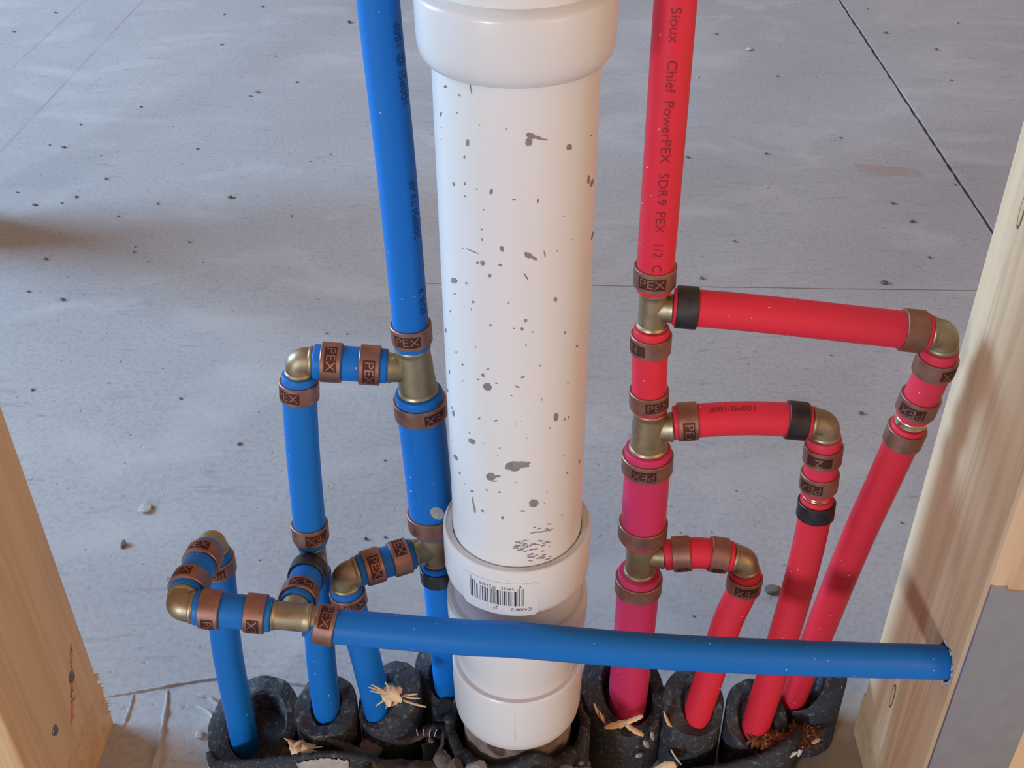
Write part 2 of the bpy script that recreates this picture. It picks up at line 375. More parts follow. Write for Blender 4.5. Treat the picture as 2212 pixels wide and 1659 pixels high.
# splintered arris where the plate was sawn
vs, fs = [], []
for i in range(26):
    z = r5.uniform(8, 46); y = YB - r5.uniform(-.4, 1.2); b = len(vs); L = r5.uniform(1, 3.2)
    vs += [(-250.5, y, z), (-250.5, y, z + 1.6), (-250 + L * .7, y + L * .5, z + r5.uniform(-1, 1.5)), (-251.5, y + .6, z + .8)]; fs += [(b, b + 1, b + 2), (b, b + 2, b + 3), (b + 1, b + 3, b + 2)]
mk('splinters', vs, fs, 'plate', pl, smooth=False, kind='stuff')
# steel nail plate on the front of the right stud
px0, px1, pz0, pz1, py = 200.6, 239.0, 86, 217.5, YF - 1.6
top = [(px1, pz1 + .2), (px1 - 5.5, pz1 + .2), (px1 - 6.2, pz1 - 5.2), (px0 + 7, pz1 - 1.9), (px0 + 6.6, pz1), (px0, pz1)]
bot = [(px0, pz0), (px0 + 6.6, pz0), (px0 + 7, pz0 + 3), (px0 + 24, pz0 + 4), (px0 + 25, pz0), (px1, pz0)]
pp = top + bot; n = len(pp)
vs = [(x, py, z) for x, z in pp] + [(x, YF - .05, z) for x, z in pp]
fs = [tuple(range(n)), tuple(range(2 * n - 1, n - 1, -1))] + [(i, n + i, n + (i + 1) % n, (i + 1) % n) for i in range(n)]
npl = empty('nail_plate', 'grey galvanised steel nail plate fixed over the front of the right stud', 'nail plate', ((px0 + px1) / 2, py, pz0))
local(sharp(mk('steel_sheet', vs, fs, 'zinc', smooth=False)), npl)
for x, z in ((px0 + 36, pz1 - 1.5), (px0 + 3.3, pz0 + 1.5), (px1 - 7, pz0 + 1.5)):
    v, f = rings_mesh(axis_rings((x, py - .2, z), (0, -1, .2), [(-1, 2.6), (.2, 2.6), (.9, 1.6), (1.1, .1)], 14)); local(mk('punched_prong', v, f, 'zinc'), npl)
# studs of the next wall, just left of the view, that shade the slab
for i, (x, y) in enumerate(((-640, 662),)):
    tag(board('wall_stud', x - 19, x + 19, y - 44, y + 44, 0, 2440, 'stud2'), ['wooden stud standing off to the left, its soft shadow lying on the slab', 'second wooden stud standing farther back off to the left'][i], 'stud', 'studs left of the view')

# ------------------------------------------------------------------ PEX manifolds
R12, R34 = 7.95, 11.1
class Manifold:
    def __init__(s, name, label, pex, loc): s.root = empty(name, label, 'pipe manifold', loc); s.pex = pex
    def add(s, name, v, f, mat, parent=None, label=None, sm=True):
        o = mk(name, v, f, mat, smooth=sm)
        if parent is None: local(o, s.root)
        else: o.parent = parent; o.matrix_parent_inverse = parent.matrix_world.inverted() if False else Matrix.Identity(4)
        if label: o['label'] = label
        return o
    def pipe(s, pts, r=R12, mat=None, cap=(1, 1), label=None):
        path = smooth_path(pts); fr = [Vector(p) for p in path]
        L0 = (fr[1] - fr[0]).normalized(); L1 = (fr[-1] - fr[-2]).normalized()
        P = [fr[0], fr[0] + L0 * .25, fr[0] + L0 * .9] + fr[1:-1] + [fr[-1] - L1 * .9, fr[-1] - L1 * .25, fr[-1]]
        rad = [r - .9, r - .2, r] + [r] * (len(fr) - 2) + [r, r - .2, r - .9]
        v, f = rings_mesh(tube_rings(P, rad, 36)); o = s.add('pipe', v, f, mat or s.pex, label=label)
        return o, path
    def crimp(s, path, at, r=R12, black=False, stamp=None, txt='PEX', length=9.3, tilt=0):
        L = pipe_len(path); at = at if at >= 0 else L + at
        p, t, n, b = pipe_at(path, at); R = r + (1.22 if r < 9 else 1.3)
        h = length / 2
        prof = [(-h, r + .02), (-h, R - .35), (-h + .35, R), (h - .35, R), (h, R - .35), (h, r + .02)]
        v, f = rings_mesh(axis_rings(p, t, prof, 40), False)
        ring = s.add('crimp_ring', v, f, 'black' if black else 'copper', label='black oxide crimp ring' if black else 'brown copper crimp ring stamped with letters')
        sharp(ring, 30)
        if stamp is not None and not black:
            ang, flip = math.radians(stamp[0]), stamp[1]
            hh = 2.75
            def S(u, vv, e):   # u along circumference in mm, vv along axis
                a = ang + flip * u / R; return p + t * (flip * vv) + (n * math.cos(a) + b * math.sin(a)) * (R + e)
            K = 14; vs, fs = [], []
            for i in range(K + 1):
                u = -6.2 + 12.4 * i / K; vs += [S(u, -hh, .05), S(u, hh, .05)]
            for i in range(K): fs.append((2 * i, 2 * i + 2, 2 * i + 3, 2 * i + 1))
            q = mk('stamped_panel', vs, fs, 'stamp'); q.parent = ring
            v2, f2 = text2d(txt, 6.4)
            w = mk('stamped_letters', [S(u * 1.04, vv * .92, .16) for u, vv in v2], f2, 'copper', smooth=False); w.parent = ring
            local_fix(q, s.root); local_fix(w, s.root)
        return ring
    def elbow(s, c, a, b, L=7.2, r=6.15, La=None, Lb=None):
        c, a, b = Vector(c), Vector(a).normalized(), Vector(b).normalized(); La = La or L; Lb = Lb or L
        k = 4.6; P = []
        P += [c + a * (La + 3), c + a * La]
        p0, p1, p2 = c + a * k, c, c + b * k
        P += [p0.lerp(p1, 0)]
        for i in range(1, 9):
            u = i / 9; P.append(p0 * (1 - u) ** 2 + p1 * 2 * u * (1 - u) + p2 * u * u)
        P += [p2, c + b * Lb, c + b * (Lb + 3)]
        # frames by parallel transport so the bend never twists
        T = [(P[min(i + 1, len(P) - 1)] - P[max(i - 1, 0)]).normalized() for i in range(len(P))]
        nrm = a.cross(b).normalized(); rings = []
        for p, t in zip(P, T):
            m = nrm.cross(t).normalized(); rings.append([p + (nrm * math.cos(2 * math.pi * j / 32) + m * math.sin(2 * math.pi * j / 32)) * r for j in range(32)])
        parts = [rings_mesh(rings)]
        for d, LL in ((a, La), (b, Lb)):
            parts.append(rings_mesh(axis_rings(c + d * LL, d, [(-2.3, r), (-1.9, r + .55), (-1.0, r + .75), (-.2, r + .6), (.1, r)], 32), False))
        return s.add('brass_elbow', *join_parts(parts), 'brass', label='brass elbow fitting')
    def tee(s, c, up, br, Lu, Ld, Lb, ru, rd, rb):
        c, up, br = Vector(c), Vector(up).normalized(), Vector(br).normalized(); br = (br - up * br.dot(up) * .4).normalized()
        run = [(-Ld - 3, rd - .6), (-Ld + .1, rd - .6), (-Ld + .1, rd + .35), (-Ld + .8, rd + .7), (-Ld + 1.7, rd + .45), (-Ld + 2.2, rd)] + [(-Ld + 4, rd), (-2, (ru + rd) / 2), (2, (ru + rd) / 2), (Lu - 4, ru)] + [(Lu - 2.2, ru), (Lu - 1.7, ru + .35), (Lu - .8, ru + .55), (Lu - .1, ru + .25), (Lu - .1, ru - .6), (Lu + 3, ru - .6)]
        bra = [(0, rb), (Lb - 2.0, rb), (Lb - 1.5, rb + .4), (Lb - .5, rb + .5), (Lb - .1, rb + .2), (Lb - .1, rb - .6), (Lb + 3, rb - .6)]
        parts = [rings_mesh(axis_rings(c, up, run, 36)), rings_mesh(axis_rings(c, br, bra, 32))]
        o = s.add('brass_tee', *join_parts(parts), 'brass', label='brass tee fitting'); return sharp(o, 40)
    def coupling(s, p, t, L=5.0, r=6.3):
        v, f = rings_mesh(axis_rings(p, t, [(-L / 2 - 3, r - .7), (-L / 2, r - .7), (-L / 2, r + .7), (-L / 2 + 1.2, r + .9), (0, r + .5), (L / 2 - 1.2, r + .9), (L / 2, r + .7), (L / 2, r - .7), (L / 2 + 3, r - .7)], 32)); return s.add('brass_coupling', v, f, 'shiny', label='bright brass coupling')
def local_fix(o, root): o.matrix_parent_inverse = Matrix.Translation(root.location).inverted() @ Matrix.Identity(4) if False else Matrix.Identity(4)
V = Vector
def U(a, b): return (V(b) - V(a)).normalized()
def past(c, to, L): return tuple(V(c) + U(c, to) * L)

# ---- blue (cold) side
b = Manifold('blue_pipe_manifold', 'blue plastic water pipe manifold with brass fittings, left of the white pipe and across it', 'blue', (-105, 10, 0))
T1, E1, T2, T3, E3 = (-46.8, 24, 275.6), (-99.3, 22, 281), (-104, 14, 165.5), (-43.2, 22, 166), (-87.3, 3, 163.8)
T4, E4, E5 = (-104.2, -37, 178.0), (-155.6, -37, 184.2), (-152.8, 12, 178.5)
p1, h1 = b.pipe([(-50.9, 22, 480), (-49.9, 22, 430), (-48.3, 22, 377), (-47.4, 23.6, 300), past(T1, (-47.3, 24, 300), 12.2)])
b.crimp(h1, -7.6, stamp=(8, -1), txt='PEX')
pipe_text(h1, R12, 62, math.radians(-58), '100PSI @ 180F', 5.2, 'blueink', p1, -1); pipe_text(h1, R12, 122, math.radians(-58), '200PSI 73.4F', 5.2, 'blueink', p1, -1); pipe_text(h1, R12, 166, math.radians(-58), 'SDR 9', 5.2, 'blueink', p1, -1)
b.tee(T1, (-.05, 0, 1), U(T1, E1), 12.4, 13.4, 12.6, 7.7, 8.7, 6.6)
_, h = b.pipe([past(T1, E1, 12.4), past(E1, T1, 7.0)]); b.crimp(h, 8.0, stamp=(-28, -1)); b.crimp(h, -8.2, stamp=(8, -1))
b.elbow(E1, U(E1, T1), (0, 0, -1), 7.2)
_, h = b.pipe([(-99.6, 22, 273.6), (-101.2, 21, 256), (-102.9, 19, 225), (-103.8, 15.6, 190), (-104, 14.4, 175.2)]); b.crimp(h, 8.4, stamp=(25, -1)); b.crimp(h, -8.0, stamp=(-35, 1))
p2, h = b.pipe([(-46.1, 24, 262.4), (-44.9, 24, 222), (-43.6, 22.2, 178.4)], R34); b.crimp(h, 8.6, R34, stamp=(-42, 1)); b.crimp(h, -6.6, R34)
v2 = [on_pipe(h, R34 + .2, 66 + 4.2 * math.cos(a) + .9 * math.sin(a), math.radians(-22) + (2.6 * math.sin(a) - 1.9 * math.cos(a)) / 10) for a in [2 * math.pi * k / 14 for k in range(14)]]
v2.append(on_pipe(h, R34 + .35, 66, math.radians(-22))); q = mk('mortar_splash', v2, [(k, (k + 1) % 14, 14) for k in range(14)], 'mortar', p2)
b.tee(T3, (-.02, .02, 1), U(T3, E3), 12, 10.5, 12.0, 7.6, 6.4, 6.4)
_, h = b.pipe([past(T3, E3, 11.8), past(E3, T3, 7.4)]); b.crimp(h, 7.0, stamp=(48, -1)); b.crimp(h, -7.6, stamp=(0, -1))
b.elbow(E3, U(E3, T3), (.04, .06, -1), 7.4, 6.9)
_, h = b.pipe([(-87.0, 3.5, 156.2), (-86.2, 4.2, 140), (-83.0, 6, 106), (-79.8, 10, 45), (-79, 11, 12)]); b.crimp(h, 8.2, stamp=(-30, -1))
_, h = b.pipe([(-42.9, 22, 155.4), (-42.4, 22, 118), (-41.4, 22, 60), (-41, 22, 12)]); b.crimp(h, 8.0, black=True)
# loop at the front of the bay
b.tee(T2, (0, 0, 1), U(T2, T4), 9.8, 9.8, 9.2, 6.7, 6.3, 6.5)
_, h = b.pipe([past(T2, T4, 9.0), past(T4, T2, 8.2)]); b.crimp(h, 6.4, black=True); b.crimp(h, -8.2, stamp=(-12, 1))
_, h = b.pipe([(-104.2, 13.8, 155.8), (-105.6, 13.2, 130), (-108.6, 13, 90), (-110, 13, 42), (-110.4, 13, 12)])
b.tee(T4, U(E4, T4), U(T4, T2), 9.2, 9.2, 8.4, 6.5, 6.5, 6.3)
_, h = b.pipe([past(T4, E4, 9.0), past(E4, T4, 7.2)]); b.crimp(h, 7.4, stamp=(-48, 1)); b.crimp(h, -7.6, stamp=(-60, -1))
b.elbow(E4, U(E4, T4), U(E4, E5), 7.4, 6.8)
_, h = b.pipe([past(E4, E5, 7.2), past(E5, E4, 7.2)]); b.crimp(h, 8.0, stamp=(-30, 1)); b.crimp(h, -7.6, stamp=(-15, 1))
b.elbow(E5, U(E5, E4), (-.03, 0, -1), 7.2, 6.6)
_, h = b.pipe([(-153.0, 12, 171.0), (-153.6, 12, 150), (-158.6, 12, 98), (-161.4, 13.6, 30), (-162, 14, 6)]); b.crimp(h, 8.6, stamp=(0, 1))
p9, h9 = b.pipe([past(T4, (-86, -37.6, 173.2), 9.0), (-85.8, -38, 173.0), (-27, -42.8, 171.8), (0, -43.6, 171.0), (60, -43.6, 164.6), (125, -41.4, 158.4), (200, -37.5, 151.6), (224, -36, 149.4)], 8.15)
b.crimp(h9, 7.4, 8.15, stamp=(-38, 1))
# ---- red (hot) side
r = Manifold('red_pipe_manifold', 'red plastic water pipe manifold with brass fittings, right of the white pipe', 'red', (100, 20, 0))
A1, A2, A3 = (58.5, 24, 308.1), (61, 25, 240.9), (62, 25, 157.6)
C1, C2, C3 = (183.4, 16, 300.3), (142.9, 24, 245), (115.4, 22, 158.6)
q1, g1 = r.pipe([(57.8, 22, 480), (57.8, 22, 430), (57.9, 22.2, 377), (58.1, 23.6, 330), (58.3, 24, 317.6)]); r.crimp(g1, -7.4, stamp=(14, -1))
for _t, _s in (('Sioux', 46), ('Chief', 65), ('PowerPEX', 87), ('SDR', 109), ('9', 116.5), ('PEX', 125.5), ('1/2', 138.5), ('C', 147.5)): pipe_text(g1, R12, _s, math.radians(4), _t, 5.4, 'redink', q1, 1, 1.08)
r.tee(A1, (0, 0, 1), U(A1, (114, 18, 310)), 9.6, 9.8, 8.6, 6.3, 6.3, 6.0)
_, g = r.pipe([(66.9, 23.4, 309.2), (90, 21.4, 308.4), (120, 19.0, 306.4), (150, 17.2, 303.6), past(C1, (150, 16.8, 303.6), 7.4)], 8.15); r.crimp(g, 5.9, 8.15, black=True); r.crimp(g, -7.0, 8.15)
r.elbow(C1, U(C1, (150, 16.8, 303.6)), (-.02, .05, -1), 7.4, 6.7)
_, g = r.pipe([(183.2, 16.4, 292.8), (182.8, 18, 277), (181.2, 19.6, 262), (180.4, 20.4, 252.6)], R12, 'rose'); r.crimp(g, 9.0, stamp=(-42, 1)); r.crimp(g, -8.0, stamp=(30, 1))
r.coupling((180.1, 20.7, 250.2), (-.06, .1, -1), 4.4)
_, g = r.pipe([(179.9, 21, 247.8), (179.2, 22, 238), (176, 23, 214), (169.8, 25, 168), (163, 28, 100), (157.4, 30.6, 42), (155.4, 31, 12)]); r.crimp(g, 7.2, stamp=None)
_, g = r.pipe([(58.5, 24, 298.2), (59.0, 24.4, 276), (60.2, 25, 252.2)]); r.crimp(g, 8.0, stamp=(60, -1), txt='N'); r.crimp(g, -7.0, stamp=(-22, -1))
r.tee(A2, (-.03, 0, 1), (1, 0, .1), 11.4, 12.0, 11.2, 7.6, 8.6, 6.7)
q2, g = r.pipe([(72.0, 25, 244.4), (100, 25, 247.0), (120, 25, 246.8), past(C2, (120, 25, 247.2), 7.4)]); r.crimp(g, 6.6, stamp=(42, 1)); r.crimp(g, -6.6, black=True)
pipe_text(g, R12, 27, math.radians(-38), '100PSI/180F', 4.2, 'redink', q2, -1)
r.elbow(C2, U(C2, (120, 25, 247.4)), (.03, -.05, -1), 7.4, 6.7)
_, g = r.pipe([(143.2, 23.6, 237.4), (143.7, 23, 229), (144.6, 22, 204.6)], R12, 'rose'); r.crimp(g, 9.0, stamp=(25, 1), txt='Z'); r.crimp(g, -7.6, stamp=(42, 1))
r.coupling((144.7, 21.9, 203.2), (.03, -.05, -1), 2.4)
_, g = r.pipe([(144.8, 21.8, 201.8), (145.2, 21, 192), (144.6, 19.4, 170), (142.2, 17, 133), (136.4, 13.6, 70), (132.4, 12, 30), (130.8, 11.6, 12)]); r.crimp(g, 7.0, black=True)
_, g = r.pipe([(61.3, 25, 229.2), (61.8, 25, 202), (61.9, 25, 169.4)], R34, 'pink'); r.crimp(g, 8.4, R34, stamp=(14, 1)); r.crimp(g, -7.4, R34)
r.tee(A3, (0, 0, 1), U(A3, (100, 23, 161.4)), 12, 11.6, 12, 7.6, 7.6, 6.5)
_, g = r.pipe([past(A3, (100, 23, 161.4), 12.0), (92, 23.4, 161.4), past(C3, (100, 23, 161.2), 7.2)]); r.crimp(g, 8.8, stamp=(85, 1)); r.crimp(g, -7.4, stamp=(85, 1))
r.elbow(C3, U(C3, (100, 23, 161.0)), (.04, -.03, -1), 7.2, 6.6)
_, g = r.pipe([(115.7, 21.8, 151.2), (115.9, 21.2, 138), (110.2, 20, 114), (104.4, 17, 75), (98.8, 14.4, 37), (96.4, 13, 12)]); r.crimp(g, 8.4, stamp=(0, 1))
_, g = r.pipe([(62, 25, 146.2), (61.9, 25, 109), (61, 25, 40), (60.8, 25, 8)], R34, 'pink'); r.crimp(g, 8.4, R34)

# ------------------------------------------------------------------ white drain pipe
d = empty('drain_pipe', 'thick white plastic drain pipe splashed with grey mortar, standing in the middle', 'pipe', (-1.9, 0, 0)); d.rotation_euler = (0, .0055, 0)
def lathe_z(name, prof, mat, seg=72, cap=False):
    rings = [[(q * math.cos(2 * math.pi * j / seg), q * math.sin(2 * math.pi * j / seg), z) for j in range(seg)] for q, z in prof]
    v, f = rings_mesh(rings, cap); return sharp(mk(name, v, f, mat, d), 50)
body = lathe_z('pipe', [(30.15, 172), (30.15, 250), (30.15, 340), (30.15, 440)], 'pvc')
lathe_z('pipe', [(30.15, 440), (30.15, 560)], 'pvc')
lathe_z('coupling', [(30.2, 428.2), (31.8, 428.2), (32.6, 428.8), (34.2, 431.4), (34.9, 434.4), (35.15, 438), (35.2, 450.4), (34.9, 451.6), (33.9, 452.3), (31.6, 453.4), (30.2, 453.6)], 'pvc2')
hub = lathe_z('hub', [(30.25, 202.6), (30.6, 204.4), (31.1, 204.8), (33.5, 204.9), (33.8, 205.3), (34.5, 205.1), (34.9, 204.0), (35.0, 190), (34.9, 181), (34.6, 178.8), (33.6, 177.0), (32.0, 175.6), (31.4, 171), (31.4, 159)], 'pvc2')
lathe_z('hub', [(31.3, 159.8), (33.4, 160.2), (34.6, 159.4), (34.9, 157), (34.9, 146), (34.3, 140), (32.6, 128), (31.2, 119), (30.7, 113.5), (30.5, 111)], 'pvc2')
lathe_z('hub', [(30.5, 112.2), (33.0, 112.4), (33.7, 111.6), (33.9, 110), (33.9, 96), (33.8, 90), (33.6, 79), (33.1, 75), (32.2, 73.2), (30.2, 73)], 'pvc2')
lathe_z('pipe', [(30.0, 172), (30.0, 112)], 'pvc2'); lathe_z('pipe', [(29.6, 112), (29.6, 1)], 'stone')
for zz, z1, a in ((206, 176, -.10), (112, 80, -.02), (451, 432, .95)):       # mould seams
    R0 = 35.05 if zz > 150 else 33.95
    vs = []; fs = []
    for i in range(7):
        z = z1 + 3 + (zz - z1 - 8) * i / 6
        vs += [(R0 * math.sin(a + s * .006), -R0 * math.cos(a + s * .006), z) for s in (-1, 1)]
    fs = [(2 * i, 2 * i + 1, 2 * i + 3, 2 * i + 2) for i in range(6)]; mk('mould_seam', vs, fs, 'pvc', d)
